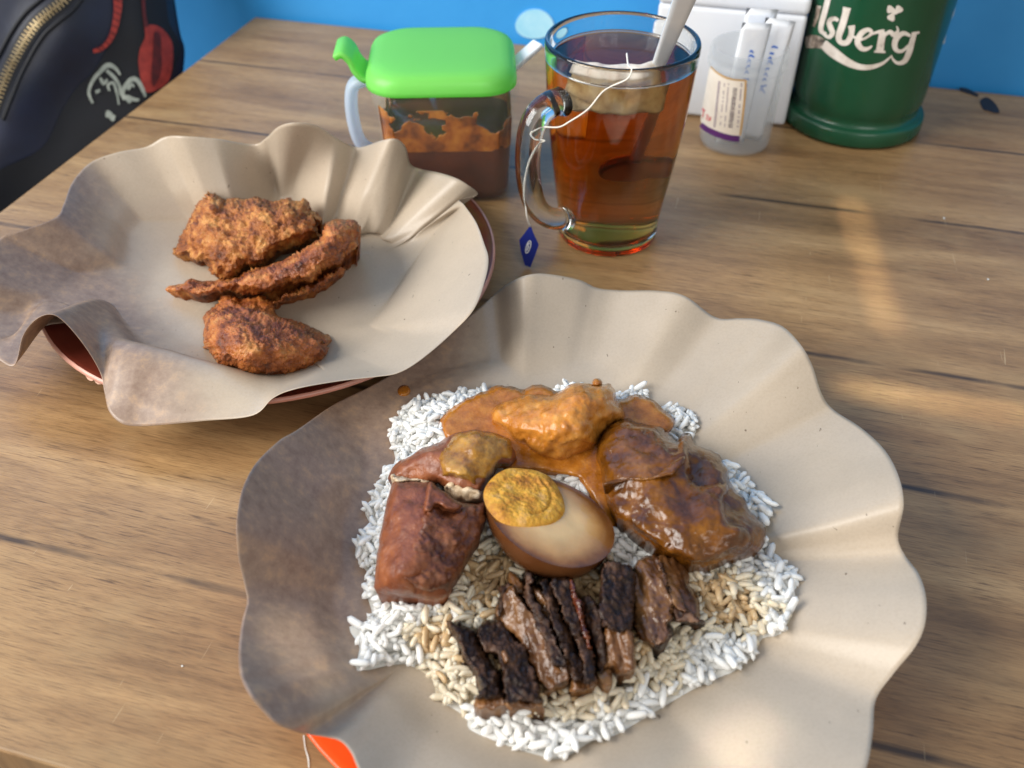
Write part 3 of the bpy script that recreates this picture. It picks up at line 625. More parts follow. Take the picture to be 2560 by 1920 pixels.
egg_px = [(1222, 1200), (1290, 1165), (1370, 1150), (1440, 1190), (1500, 1260), (1522, 1350), (1500, 1400), (1430, 1430), (1340, 1400), (1260, 1330), (1225, 1260)]
# meat strips: (label, [(part, outline, material, top mm, tilt mm across, tilt mm along), ...]) traced in the [840,900] crop at .6148
cz = lambda p: crop(840, 900, .6148, p)
strips = [
    ('charred dark meat strip with frayed end, beside the strip topped by an orange crumb', [
        ('charred_crust', [(452, 1064), (500, 1062), (522, 1072), (562, 1120), (582, 1152), (602, 1200), (642, 1262), (662, 1312), (684, 1372), (580, 1376), (590, 1340), (572, 1262), (532, 1212), (502, 1152), (484, 1100)], 'char', 35, -5, 2),
        ('meat_end', [(582, 1362), (640, 1358), (686, 1362), (702, 1404), (650, 1412), (566, 1414)], 'meat_end', 32, 0, -3)]),
    ('broad black charred meat strip carrying a small orange crumb', [
        ('charred_crust', [(572, 1102), (620, 1064), (672, 1070), (702, 1100), (722, 1132), (772, 1172), (802, 1262), (822, 1362), (836, 1392), (700, 1396), (688, 1332), (672, 1252), (660, 1196), (612, 1184), (588, 1144)], 'char', 37, -4, 2),
        ('meat_end', [(694, 1372), (760, 1360), (826, 1372), (846, 1416), (790, 1404), (722, 1418), (702, 1412)], 'meat_end', 34, 0, -3)]),
    ('long glossy golden brown slab of braised meat with dark edge', [
        ('meat', [(664, 1000), (688, 922), (712, 914), (742, 960), (802, 1040), (852, 1130), (902, 1200), (946, 1262), (942, 1312), (902, 1332), (852, 1346), (822, 1292), (792, 1212), (742, 1130), (692, 1092), (664, 1044)], 'meat', 38, 5, 0),
        ('dark_edge', [(660, 1030), (662, 980), (684, 918), (706, 908), (722, 930), (700, 940), (682, 1000), (676, 1050)], 'char', 39.5, 2, 0)]),
    ('thin black curved meat strip lying along the golden brown slab', [
        ('charred_crust', [(752, 860), (790, 862), (802, 900), (802, 950), (832, 1010), (872, 1080), (902, 1140), (940, 1232), (902, 1252), (870, 1230), (850, 1150), (815, 1080), (780, 1010), (764, 950), (770, 900)], 'char', 43, 2, -1),
        ('meat_end', [(872, 1236), (905, 1240), (942, 1236), (950, 1272), (916, 1282), (884, 1272)], 'meat_end', 40, 0, 0)]),
    ('brown meat strip squeezed between two thin black strips', [
        ('meat', [(798, 916), (832, 936), (872, 1000), (922, 1120), (962, 1230), (992, 1302), (960, 1312), (926, 1240), (886, 1120), (838, 1020)], 'meat', 38.5, 2, 0)]),
    ('narrow black meat strip between the brown squeezed strip and the reddish one', [
        ('charred_crust', [(834, 902), (870, 892), (892, 950), (922, 1040), (962, 1140), (1004, 1230), (1014, 1302), (975, 1312), (956, 1240), (918, 1150), (878, 1060), (848, 960)], 'char', 41.5, -3, 0),
        ('meat_end', [(954, 1292), (1012, 1282), (1016, 1330), (962, 1342)], 'meat_end', 38, 0, 0)]),
    ('maroon black meat strip with a translucent orange edge', [
        ('charred_crust', [(884, 886), (920, 868), (946, 900), (962, 960), (988, 1040), (1022, 1140), (1056, 1232), (1062, 1296), (1020, 1306), (992, 1172), (950, 1090), (914, 1000), (890, 940)], 'char', 42.5, -2, 0),
        ('red_edge', [(938, 896), (966, 918), (992, 980), (1008, 1050), (1032, 1120), (1054, 1202), (1032, 1208), (1000, 1112), (964, 1010)], 'meat_red', 43.5, 3, 0),
        ('meat_end', [(1012, 1284), (1060, 1270), (1066, 1302), (1016, 1340)], 'meat_end', 38, 0, 0)]),
    ('short thin black strip between the orange-edged strip and the thick black chunk', [
        ('charred_crust', [(990, 984), (1020, 948), (1046, 970), (1072, 1030), (1084, 1120), (1092, 1200), (1090, 1282), (1070, 1262), (1050, 1150), (1020, 1070)], 'char', 39, 2, 0),
        ('meat_end', [(1068, 1268), (1100, 1250), (1112, 1262), (1106, 1340), (1074, 1332)], 'meat_end', 36, 0, 0)]),
    ('thick black crusted meat chunk with brown lower half', [
        ('charred_crust', [(1084, 852), (1110, 824), (1180, 834), (1206, 870), (1214, 950), (1208, 1030), (1200, 1104), (1150, 1112), (1120, 1102), (1080, 1082), (1074, 980), (1080, 900)], 'char', 45, -3, 1),
        ('meat', [(1096, 1088), (1150, 1078), (1202, 1108), (1208, 1200), (1202, 1262), (1152, 1282), (1122, 1252), (1086, 1292), (1092, 1180)], 'meat_end', 39, 2, -4)]),
    ('wide brown meat slice next to the thick black chunk', [
        ('meat', [(1212, 862), (1250, 810), (1300, 790), (1342, 830), (1352, 920), (1376, 1000), (1352, 1060), (1352, 1130), (1310, 1172), (1260, 1152), (1220, 1092), (1210, 980)], 'meat', 39, 4, 0),
        ('dark_crust', [(1290, 1110), (1340, 1060), (1358, 1075), (1356, 1135), (1310, 1178), (1285, 1160)], 'char', 38.5, 0, 0)]),
    ('brown meat slice with dark crust touching the brown stew slab', [
        ('meat', [(1306, 802), (1370, 798), (1422, 860), (1442, 940), (1484, 1052), (1420, 1042), (1370, 992), (1338, 900)], 'meat', 37, -4, 0),
        ('dark_crust', [(1312, 818), (1342, 846), (1354, 930), (1382, 986), (1422, 1018), (1492, 1060), (1482, 1082), (1400, 1062), (1362, 1012), (1328, 930)], 'char', 40, 2, 0)]),
    ('small pale brown meat flake next to the egg', [
        ('meat', [(688, 868), (740, 888), (772, 918), (784, 950), (742, 962), (714, 930)], 'meat_end', 34, 0, 0)]),
]
food_polys = [curry_o, lump_o, tofu2_o, tofu_o, stew_o, egg_px] + [cz(q[1]) for st_ in strips for q in st_[1]]

# grain shapes
def grain_mesh(L, w, bend, seed):
    V, F = [], []; nr, ns = 7, 8; r = random.Random(seed)
    for i in range(nr + 1):
        t = -1 + 2 * i / nr; rr = w * max(0.0, 1 - abs(t) ** 3.2) ** 0.5; x = t * L
        rr *= 1 + r.uniform(-.06, .06)
        if i in (0, nr): V.append((x, 0, bend * t * t)); continue
        for k in range(ns):
            a = 2 * math.pi * k / ns; V.append((x, rr * math.cos(a) * 1.08, rr * math.sin(a) * 0.9 + bend * t * t))
    top = len(V) - 1
    for k in range(ns): F.append((0, 1 + (k + 1) % ns, 1 + k))
    for i in range(nr - 2):
        for k in range(ns): F.append((1 + i * ns + k, 1 + i * ns + (k + 1) % ns, 1 + (i + 1) * ns + (k + 1) % ns, 1 + (i + 1) * ns + k))
    for k in range(ns): F.append((top, 1 + (nr - 2) * ns + k, 1 + (nr - 2) * ns + (k + 1) % ns))
    return np.array(V), F
shapes = [grain_mesh(.0042, .00124, .0006, 1), grain_mesh(.0037, .00128, -.0006, 2), grain_mesh(.0047, .00120, .0008, 3), grain_mesh(.0032, .00132, .0003, 4), grain_mesh(.0024, .00126, 0.0, 5)]
gmats = ['rice', 'rice_tan', 'rice_brown']
def stain(px, py):
    """how much gravy reached this place: the stain has its own shape, round the meat strips and along the stew"""
    cxs = np.array([(1360, 1640, 300, 170), (1230, 1460, 110, 120), (1570, 1590, 190, 110), (1800, 1500, 120, 90), (1080, 1600, 110, 60), (1450, 1480, 150, 100)])
    s = 0
    for a, b, ra, rb in cxs: s = max(s, 1.35 - math.hypot((px - a) / ra, (py - b) / rb))
    s += 0.55 * noise.noise(Vector((px * .012, py * .012, 3.1))) + 0.3 * noise.noise(Vector((px * .04, py * .04, 9)))
    if px < 1010 or py > 1790: s -= 0.6
    return s
bed.data.materials.append(M['rice_tan']); bed.data.materials.append(M['rice_brown'])
bxy = np.array([np.mean([cv[i] for i in f], axis=0) for f in bedF]); bpx_, bpy_ = project(bxy); bsl = []
for a, b in zip(bpx_, bpy_):
    st = stain(a, b); bsl.append(0 if st < 0.35 else (1 if st < 0.85 else 2))
bed.data.polygons.foreach_set('material_index', bsl)
G = []
bx0, by0 = rice_w.min(0); bx1, by1 = rice_w.max(0)
N = 13500; gx = rng.uniform(bx0, bx1, N); gy = rng.uniform(by0, by1, N)
dd, _, _ = edge_dist(rice_w, gx, gy); ins = inside(rice_w, gx, gy)
ok = ins & (dd > 0.0010); gx, gy, dd = gx[ok], gy[ok], dd[ok]
gh = rice_h(gx, gy); ppx, ppy = project(np.c_[gx, gy, gh])
cover = np.zeros(len(gx), bool)
for poly in food_polys:
    pl = smooth_path([p[:2] for p in poly], 2, True) if len(poly) < 60 else np.asarray(poly)
    e, _, _ = edge_dist(pl, ppx, ppy); cover |= inside(pl, ppx, ppy) & (e > 26)
gx, gy, dd, gh, ppx, ppy = [a[~cover] for a in (gx, gy, dd, gh, ppx, ppy)]
keep = rng.random(len(gx)) < 0.80
gx, gy, dd, gh, ppx, ppy = [a[keep] for a in (gx, gy, dd, gh, ppx, ppy)]
topset = {}
def is_top(x, y, d=0.0029):
    cx, cy = int(x / d), int(y / d)
    for a in (-1, 0, 1):
        for b in (-1, 0, 1):
            for q in topset.get((cx + a, cy + b), ()):
                if math.hypot(q[0] - x, q[1] - y) < d: return False
    topset.setdefault((cx, cy), []).append((x, y)); return True
for i in range(len(gx)):
    top = is_top(gx[i], gy[i])
    if not top and rng.random() < 0.42: continue
    lay = 0.6 + 0.4 * rng.random() if top else 0.3 * rng.random(); cl = noise.noise(Vector((gx[i] * 130, gy[i] * 130, 5)))
    z = gh[i] + (0.0009 + 0.0006 * rng.random() if top else -0.0010 * rng.random()) + 0.0032 * cl
    z = max(z, sheet_z(gx[i], gy[i]) + 0.0014)
    st = stain(ppx[i], ppy[i]); mi = 0 if st < 0.35 + rng.uniform(-.12, .12) else (1 if st < 0.85 + rng.uniform(-.2, .2) else 2)
    yaw = rng.uniform(0, math.tau); pit = rng.normal(0, 0.24 if top else 0.35); rol = rng.uniform(0, math.tau)
    R_ = Matrix.Rotation(yaw, 4, 'Z') @ Matrix.Rotation(pit, 4, 'Y') @ Matrix.Rotation(rol, 4, 'X')
    sc = rng.uniform(0.85, 1.12); k = int(rng.choice(5, p=[.32, .26, .18, .14, .10]))
    G.append((gx[i], gy[i], z, R_, sc, k, mi, lay + 0.6 * cl, ppx[i], ppy[i]))
# the 300 that show largest are single grains, the rest one mass
vis = sorted(range(len(G)), key=lambda i: -(G[i][7] * 0.6 + (G[i][9] - 900) / 1000))
single = set(vis[:300]); cache = {}
rl = np.array(world_loc(rice))
bulkV, bulkF, bulkM = [], [], []
nv = 0
for i, (x, y, z, R_, sc, k, mi, lay, _, _) in enumerate(G):
    V, F = shapes[k]
    if i in single:
        key = (k, mi)
        if key not in cache:
            me = bpy.data.meshes.new('rice_grain'); me.from_pydata([tuple(v) for v in V], [], F); me.materials.append(M[gmats[mi]])
            me.polygons.foreach_set('use_smooth', [True] * len(me.polygons)); me.update(); cache[key] = me
        o = bpy.data.objects.new('rice_grain', cache[key]); COL.objects.link(o); o.parent = rice
        o.matrix_local = Matrix.Translation(Vector((x, y, z)) - Vector(rl)) @ R_ @ Matrix.Scale(sc, 4)
    else:
        Rm = np.array(R_.to_3x3()); W_ = (V * sc) @ Rm.T + np.array([x, y, z]) - rl
        bulkV.append(W_); bulkF += [tuple(a + nv for a in f) for f in F]; bulkM += [mi] * len(F); nv += len(V)
me = bpy.data.meshes.new('rice_grains'); me.from_pydata([tuple(v) for v in np.concatenate(bulkV)], [], bulkF)
for g in gmats: me.materials.append(M[g])
me.polygons.foreach_set('material_index', bulkM); me.polygons.foreach_set('use_smooth', [True] * len(me.polygons)); me.update()
o = bpy.data.objects.new('loose_rice', me); COL.objects.link(o); o.parent = rice; tag(o, kind='stuff')

# ================================================================== FOOD ON THE RICE
o = relief('curry_gravy', curry_o, [(1200, 1050, 26), (1350, 1100, 27), (1500, 1050, 27), (1620, 1040, 26), (1500, 1230, 26), (1300, 1000, 26)], 22, M['curry'], R=16, res=9, bumps=[(0.9, 90, 'fractal'), (0.35, 420, 'fractal')], base=15, jitter=8)
tag(o, 'pool of orange curry gravy soaking the rice', 'gravy')
o = relief('curry_potato', lump_o, c6([(1200, 380, 36), (1400, 320, 42), (1600, 280, 47), (1800, 250, 47), (1900, 300, 41), (1500, 480, 42), (1680, 480, 42), (1800, 430, 39), (1500, 610, 34), (1300, 480, 38)]), 27, M['curry_lump'], R=48, res=6, bumps=[(1.8, 60, 'fractal'), (0.7, 260, 'billow'), (0.3, 700, 'fractal')], base=18, jitter=4)
tag(o, 'large chunk coated in pale orange curry sauce', 'curry')
t2 = empty('torn_tofu', tuple(P(1130, 1170, .022)), 'torn piece of brown tofu covered with curry, pale inside showing', 'tofu')
relief('tofu_skin', tofu2_o, c6([(450, 770, 33), (600, 700, 38), (680, 660, 40), (800, 600, 40), (950, 620, 43), (1100, 620, 41), (1180, 680, 38), (900, 760, 42), (950, 880, 37), (820, 880, 36), (560, 800, 34)]), 24, M['tofu'], t2, R=22, res=6, bumps=[(1.4, 90, 'fractal'), (0.5, 350, 'fractal')], base=16, jitter=4)
relief('curry_coating', c6([(690, 650), (760, 590), (830, 520), (930, 490), (1100, 505), (1200, 548), (1215, 600), (1210, 670), (1130, 700), (1080, 780), (1020, 830), (980, 830), (960, 870), (900, 840), (800, 810), (740, 800), (710, 730)]),
       c6([(800, 600, 43), (950, 620, 46), (1100, 620, 44), (1160, 640, 42), (900, 760, 45), (980, 790, 42), (780, 730, 43)]), 37, M['curry_tofu'], t2, R=16, res=6, bumps=[(1.0, 110, 'fractal'), (0.5, 420, 'billow')], base=33, jitter=6)
relief('torn_inside', c6([(375, 805), (400, 785), (480, 795), (560, 808), (640, 815), (690, 830), (640, 852), (540, 848), (420, 842)]), c6([(450, 812, 33), (560, 826, 33.5), (640, 833, 33)]), 30, M['tofu_pale'], t2, R=8, res=5, bumps=[(0.8, 300, 'fractal')], base=22, jitter=4)
relief('torn_inside', c6([(745, 870), (800, 845), (900, 865), (1000, 895), (1025, 905), (1010, 950), (930, 978), (860, 968), (780, 910)]), c6([(820, 885, 37), (900, 905, 37), (970, 925, 37), (880, 945, 35)]), 32, M['tofu_pale'], t2, R=9, res=5, bumps=[(1.6, 260, 'fractal')], base=22, jitter=5)
tf = empty('braised_tofu', tuple(P(1060, 1380, .022)), 'square block of brown braised tofu with one split porous side', 'tofu')
relief('tofu_skin', tofu_o, [(990, 1225, 44), (1050, 1225, 45), (1061, 1283, 49), (1030, 1360, 49), (995, 1440, 47), (975, 1280, 43), (960, 1400, 41), (955, 1460, 38), (1100, 1280, 46), (1180, 1275, 42), (1110, 1360, 44), (1180, 1330, 39), (1140, 1410, 38), (1080, 1460, 40), (1090, 1490, 34), (1020, 1480, 38)], 25, M['tofu'], tf, R=20, res=6, bumps=[(1.0, 80, 'fractal'), (0.5, 300, 'fractal')], base=15, jitter=3)
relief('porous_face', c6([(612, 1075), (640, 1020), (720, 1010), (800, 1040), (900, 1000), (1000, 995), (1045, 1000), (1020, 1110), (985, 1230), (900, 1370), (830, 1500), (760, 1580), (640, 1600), (500, 1560), (440, 1500), (480, 1360), (540, 1220)]),
       [(1075, 1300, 49.5), (1045, 1370, 49), (1010, 1440, 47.5), (1120, 1290, 47.5), (1180, 1280, 43.5), (1120, 1360, 45.5), (1185, 1330, 40.5), (1140, 1410, 40), (1080, 1450, 43)], 36, M['tofu_dark'], tf, R=14, res=5, bumps=[(1.6, 130, 'fractal'), (0.9, 380, 'billow')], base=30, jitter=7)
relief('torn_flap', c6([(600, 1040), (610, 960), (625, 880), (660, 840), (720, 890), (800, 950), (870, 1000), (820, 1040), (740, 1030), (690, 1000), (650, 1050)]), [(1070, 1250, 53), (1085, 1225, 52), (1115, 1260, 51)], 43, M['tofu'], tf, R=9, res=5, bumps=[(0.8, 200, 'fractal')], base=38, jitter=3)

# ---- half egg
def half_egg():
    A = P(1233, 1203, .040); B = P(1520, 1386, .033); u = B - A; L = np.linalg.norm(u); u /= L
    n = np.array([0.30, 0.10, 1.0]); n -= u * (n @ u); n /= np.linalg.norm(n); w = np.cross(n, u)
    cen = (A + B) / 2; a = L / 2; e = empty('braised_egg', tuple(cen - np.array([0, 0, .02])), 'half of a brown braised egg with crumbly yellow yolk facing up', 'egg')
    wid = 0.0216; dep = 0.0195
    def rr(t): return math.sqrt(max(0, 1 - t * t)) * (1 + 0.10 * t)
    nu, na = 40, 28; V, F = [], []
    for i in range(nu + 1):
        t = -math.cos(math.pi * i / nu)
        for k in range(na + 1):
            ph = math.pi * k / na; r_ = rr(t)
            V.append(cen + u * a * t + w * wid * r_ * math.cos(ph) - n * dep * r_ * math.sin(ph))
    for i in range(nu):
        for k in range(na): F.append((i * (na + 1) + k, i * (na + 1) + k + 1, (i + 1) * (na + 1) + k + 1, (i + 1) * (na + 1) + k))
    mk('egg_skin', V, F, M['egg_skin'], e)
    # cut face of the white, with the stain running in from the rim
    m, nt, bs = newmat('braised_egg_white'); Lk = nt.links
    at = nt.nodes.new('ShaderNodeAttribute'); at.attribute_name = 'depth_in'
    nn = noise_node(nt, 70, 4, 0.6, objcoord(nt)); md = nt.nodes.new('ShaderNodeMath'); md.operation = 'MULTIPLY_ADD'; md.inputs[1].default_value = 0.35
    Lk.new(nn.outputs[0], md.inputs[0]); Lk.new(at.outputs['Fac'], md.inputs[2])
    r = ramp(nt, md.outputs[0], [(0.16, lin((84, 48, 20))), (0.28, lin((128, 82, 40))), (0.46, lin((180, 134, 82))), (0.85, lin((214, 178, 126)))])
    Lk.new(r.outputs[0], bs.inputs['Base Color']); bs.inputs['Roughness'].default_value = 0.13; bs.inputs['Subsurface Weight'].default_value = 0.25; bs.inputs['Subsurface Radius'].default_value = (.004, .002, .001)
    nb = noise_node(nt, 260, 3, 0.5, objcoord(nt)); add_bump(nt, bs, nb.outputs[0], 0.25, 0.0005)
    V, F, D = [], [], []; nr = 18; nt_ = 64
    for j in range(nr + 1):
        s = j / nr
        for k in range(nt_):
            ang = math.tau * k / nt_; t = math.cos(ang) * s; y = math.sin(ang) * s * (1 + 0.10 * math.cos(ang))
            dip = 0.0006 * (1 - s * s) + 0.0005 * noise.noise(Vector((t * 3, y * 3, 1))) * (1 - s ** 4)
            V.append(cen + u * a * t + w * wid * y + n * (dip + (0.0007 * (1 - ((1 - s) / .1) ** 2) if s > .9 else .0007) - .0007)); D.append(min(1, (1 - s) * 1.15))
    for j in range(nr):
        for k in range(nt_): l = (k + 1) % nt_; F.append((j * nt_ + k, j * nt_ + l, (j + 1) * nt_ + l, (j + 1) * nt_ + k))
    o = mk('egg_white', V, F, m, e); ca = o.data.attributes.new('depth_in', 'FLOAT', 'POINT')
    ca.data.foreach_set('value', D)
    # yolk: crumbly dome at the blunt end, cracked along a curl
    cy = cen - u * a * 0.475 + w * 0.0012
    oy = smooth_path([(15.0 * math.cos(t) * (1 + .05 * math.sin(3 * t + 1)) , 16.8 * math.sin(t) * (1 + .04 * math.cos(4 * t))) for t in np.linspace(0, math.tau, 20, endpoint=False)], 4, True)
    V2, F = cdt(oy, 0.62); dd_, _, _ = edge_dist(oy, V2[:, 0], V2[:, 1]); V = []
    curl = smooth_path([(1, 10), (6, 8), (9, 3), (9.5, -3), (7, -8)], 5)
    for (x, y), d in zip(V2, dd_):
        s = min(1, d / 5.0); hh = 2.6 * (1 - (1 - s) ** 2) ** .6
        gd = np.hypot(curl[:, 0] - x, curl[:, 1] - y).min(); hh -= 1.3 * math.exp(-(gd / .5) ** 2) - 0.2 * math.exp(-((gd - 1.6) / 1.2) ** 2)
        q = Vector((x, y, 0)); hh += s * (0.7 * noise.fractal(q * .14, 1, 2, 3) + 0.4 * noise.noise(q * .8) + .45 * noise.noise(q * 1.7) - (0.8 if x < -7 + 3 * noise.noise(q * .3) else 0))
        V.append(cy + u * x / 1000 + w * y / 1000 + n * (hh + .1) / 1000)
    mk('yolk', V, F, M['yolk'], e)
half_egg()

# ---- stew slab
sw_ = empty('stewed_slab', tuple(P(1700, 1250, .020)), 'large slab of meat coated in glossy dark brown stew gravy', 'stew')
tops = [(330, 560, 37), (450, 520, 41), (600, 560, 43), (720, 600, 45), (860, 560, 44), (880, 640, 46), (930, 700, 42), (1050, 760, 44), (1130, 850, 43), (420, 780, 42), (450, 900, 40), (600, 850, 44), (760, 820, 45), (900, 860, 43), (1050, 960, 44), (1180, 1000, 38), (1300, 1060, 37), (520, 1030, 39), (700, 1060, 43), (900, 1090, 44), (1100, 1080, 45), (1250, 1180, 42), (1350, 1180, 37), (760, 1230, 41), (900, 1300, 41), (1050, 1330, 39), (1250, 1300, 38)]
sb = [(1.3, 60, 'fractal'), (0.9, 75, 'ridge'), (0.45, 300, 'fractal'), (0.2, 800, 'fractal')]
relief('meat_slab', stew_o, c7([(x, y, z - (4 if x > 850 and y < 1150 else 1.5)) for x, y, z in tops]), 25, M['stew'], sw_, R=34, res=5.5, bumps=sb, base=16, jitter=6)
relief('gravy_fold', c7([(262, 600), (300, 510), (376, 442), (470, 414), (556, 452), (664, 470), (726, 540), (806, 594), (846, 540), (890, 600), (934, 742), (908, 792), (962, 862), (1104, 832), (1166, 872), (1150, 980), (1166, 1080), (1230, 1136), (1300, 1160), (1344, 1210), (1310, 1290), (1200, 1340), (1040, 1390), (900, 1396), (790, 1350), (700, 1310), (600, 1240), (480, 1150), (410, 1100), (362, 1030), (330, 950), (304, 830), (278, 720)]),
       c7([(x, y, z + 1.2) for x, y, z in tops if not (x > 950 and y < 850) and not (x > 1150 and y < 1100)]), 33, M['stew'], sw_, R=22, res=5, bumps=sb, base=24, jitter=5)
relief('gravy_ridge', c7([(300, 842), (420, 812), (540, 802), (660, 770), (760, 700), (850, 640), (880, 690), (800, 780), (690, 830), (560, 840), (420, 850), (310, 868)]), c7([(420, 832, 45), (560, 822, 46.5), (700, 790, 48.5), (800, 720, 49.5), (850, 670, 49)]), 41, M['stew'], sw_, R=12, res=4.5, bumps=[(.5, 200, 'fractal'), (.2, 700, 'fractal')], base=36, jitter=5)

# ---- meat strips
for lab, pcs in strips:
    a0 = np.array(cz(pcs[0][1])); e = empty('meat_strip', tuple(P(a0[:, 0].mean(), a0[:, 1].mean(), .020)), lab, 'meat', 'braised meat strips on the rice')
    for nm, ol, mt, zt_, tx, ty in pcs:
        zt_ = 24 + (zt_ - 24) * 0.66; tx *= .7; ol = np.array(cz(ol)); c_ = ol.mean(0); ax = np.linalg.svd(ol - c_, full_matrices=False)[2][0]; ax = ax if ax[1] > 0 else -ax; nx = np.array([ax[1], -ax[0]])
        u_ = (ol - c_) @ ax; w_ = (ol - c_) @ nx; ol = ol + np.outer(np.sign(w_) * np.minimum(np.abs(w_) * .25, 4.5), nx); w_ = (ol - c_) @ nx; inner_ = []
        for k in range(len(ol)):
            q = c_ + (ol[k] - c_) * 0.55; fu = u_[k] * .55 / (np.abs(u_).max() + 1e-6); fw = w_[k] * .55 / (np.abs(w_).max() + 1e-6)
            inner_.append((q[0], q[1], zt_ + tx * fw + ty * fu + 1.5 * noise.noise(Vector((q[0] * .035, q[1] * .03, 4)))))
        inner_.append((c_[0], c_[1], zt_ + .5)); fl = mt in ('meat', 'meat_end')
        relief(nm, [tuple(q) for q in ol], inner_, 24, M[mt], e, R=9 if fl else 7, res=4.0, bumps=[(0.9, 130, 'fractal', .7), (1.1 if fl else .7, 420, 'fibre', .7), (0.0 if fl else .8, 380, 'billow', .6), (0.35, 900, 'fractal', .6)], base=16, sub=3, jitter=9, power=.45)
o = relief('crumb', c8([(862, 520), (885, 510), (905, 540), (900, 575), (880, 582), (868, 555)]), c8([(880, 540, 35.5), (888, 565, 35.5)]), 32.5, M['meat_end'], R=6, res=3, bumps=[(.5, 500, 'fractal')], base=34)
tag(o, 'tiny orange crumb on the broad black meat strip', 'crumb')
# stray drops of curry on the paper
def on_sheet(x, y):
    z = .012
    for _ in range(5): p = P(x, y, z); z = sheet_z(p[0], p[1])
    return z * 1000
zd = on_sheet(1010, 976); zf = on_sheet(1895, 831)
o = relief('curry_drop', c6([(425, 205), (455, 175), (500, 180), (515, 215), (490, 245), (440, 243)]), c6([(470, 210, zd + 1.4)]), zd + .4, M['curry'], R=10, res=4, base=zd - 1); tag(o, 'round orange curry drop on the paper beside the rice', 'curry drop')
o = relief('curry_drop', [(1891, 829), (1897, 826), (1900, 832), (1895, 836)], [(1895, 831, zf + .8)], zf + .3, M['curry'], R=3, res=2, base=zf - 1); tag(o, 'tiny orange fleck on the scalloped paper lobe', 'curry drop')
o = relief('curry_lump', c6([(1770, 155), (1785, 130), (1820, 127), (1842, 155), (1820, 185), (1780, 185)]), c6([(1805, 150, 33)]), 28, M['curry'], R=8, res=4, bumps=[(.5, 300, 'fractal')], base=20); tag(o, 'small orange blob of curry behind the coated chunk', 'curry drop')

# ================================================================== FRIED CHICKEN
crust = [(2.8, 70, 'fractal', .5), (1.3, 190, 'billow', .6), (1.2, 480, 'fractal', .6), (0.8, 950, 'fractal', .6)]
C1 = c5([(165, 600), (215, 470), (250, 380), (300, 300), (360, 220), (420, 150), (480, 135), (530, 180), (560, 200), (640, 170), (760, 175), (880, 195), (960, 200), (1030, 165), (1100, 185), (1180, 180), (1230, 250), (1250, 290), (1310, 330), (1280, 390), (1290, 450), (1200, 530), (1090, 560), (1000, 590), (880, 690), (780, 720), (700, 730), (600, 780), (480, 770), (430, 720), (390, 660), (330, 650), (250, 640), (190, 620)])
far = {p: 24 for p in range(5, 19)}
o = relief('fried_chicken', [(p[0], p[1], far.get(i, 11)) for i, p in enumerate(C1)], c5([(260, 560, 22), (360, 420, 33), (450, 250, 42), (520, 380, 38), (640, 300, 40), (760, 400, 40), (900, 340, 42), (1050, 300, 42), (1180, 290, 38), (1150, 430, 36), (950, 520, 36), (760, 580, 34), (560, 600, 32), (520, 700, 26), (430, 560, 31)]), 11, M['chicken'], R=34, res=3.6, bumps=crust, base=7.6, jitter=9)
tag(o, 'largest golden crusted fried chicken piece, a drumette, behind the thin wing', 'fried chicken', 'fried chicken pieces')
C2 = c5([(115, 870), (200, 830), (340, 800), (480, 790), (560, 780), (680, 760), (780, 710), (900, 680), (1000, 640), (1150, 580), (1230, 510), (1300, 440), (1340, 370), (1400, 345), (1480, 345), (1560, 350), (1605, 385), (1590, 470), (1580, 560), (1530, 600), (1480, 610), (1440, 670), (1330, 740), (1250, 790), (1200, 820), (1120, 840), (1000, 860), (900, 910), (800, 915), (700, 910), (620, 890), (540, 890), (450, 900), (350, 930), (250, 905), (150, 890)])
o = relief('fried_chicken', [(p[0], p[1], 26 if 7 <= i <= 17 else (18 if 5 <= i <= 27 else 13)) for i, p in enumerate(C2)], c5([(180, 862, 17), (320, 850, 22), (480, 840, 26), (650, 830, 32), (800, 810, 35), (950, 760, 38), (1100, 700, 41), (1250, 640, 43), (1380, 560, 44), (1450, 460, 44), (1540, 430, 40), (1520, 540, 38)]), 18, M['chicken2'], R=26, res=3.6, bumps=[(1.8, 75, 'fractal', .5), (0.8, 190, 'billow', .6), (1.0, 480, 'fractal', .6), (0.7, 950, 'fractal', .6)], base=8, jitter=7)
tag(o, 'long thin fried chicken wing with pointed tip', 'fried chicken', 'fried chicken pieces')
C4 = c5([(1440, 660), (1500, 690), (1480, 730), (1420, 790), (1300, 860), (1150, 920), (1000, 975), (930, 1005), (870, 970), (900, 880), (1100, 820), (1300, 730)])
o = relief('fried_chicken', C4, c5([(1400, 730, 22), (1250, 810, 24), (1100, 880, 22), (960, 940, 17)]), 10, M['chicken2'], R=22, res=3.6, bumps=crust, base=7.6, jitter=8)
tag(o, 'fried chicken piece mostly hidden beneath the thin wing', 'fried chicken', 'fried chicken pieces')
C3 = c5([(560, 930), (640, 925), (720, 930), (830, 920), (900, 960), (930, 1020), (960, 1080), (1040, 1100), (1150, 1140), (1230, 1170), (1280, 1210), (1330, 1215), (1380, 1245), (1345, 1290), (1370, 1330), (1330, 1400), (1270, 1440), (1250, 1500), (1170, 1510), (1100, 1560), (1020, 1590), (940, 1570), (870, 1555), (780, 1540), (700, 1520), (600, 1480), (500, 1430), (430, 1350), (400, 1260), (400, 1180), (410, 1080), (450, 1020), (500, 970)])
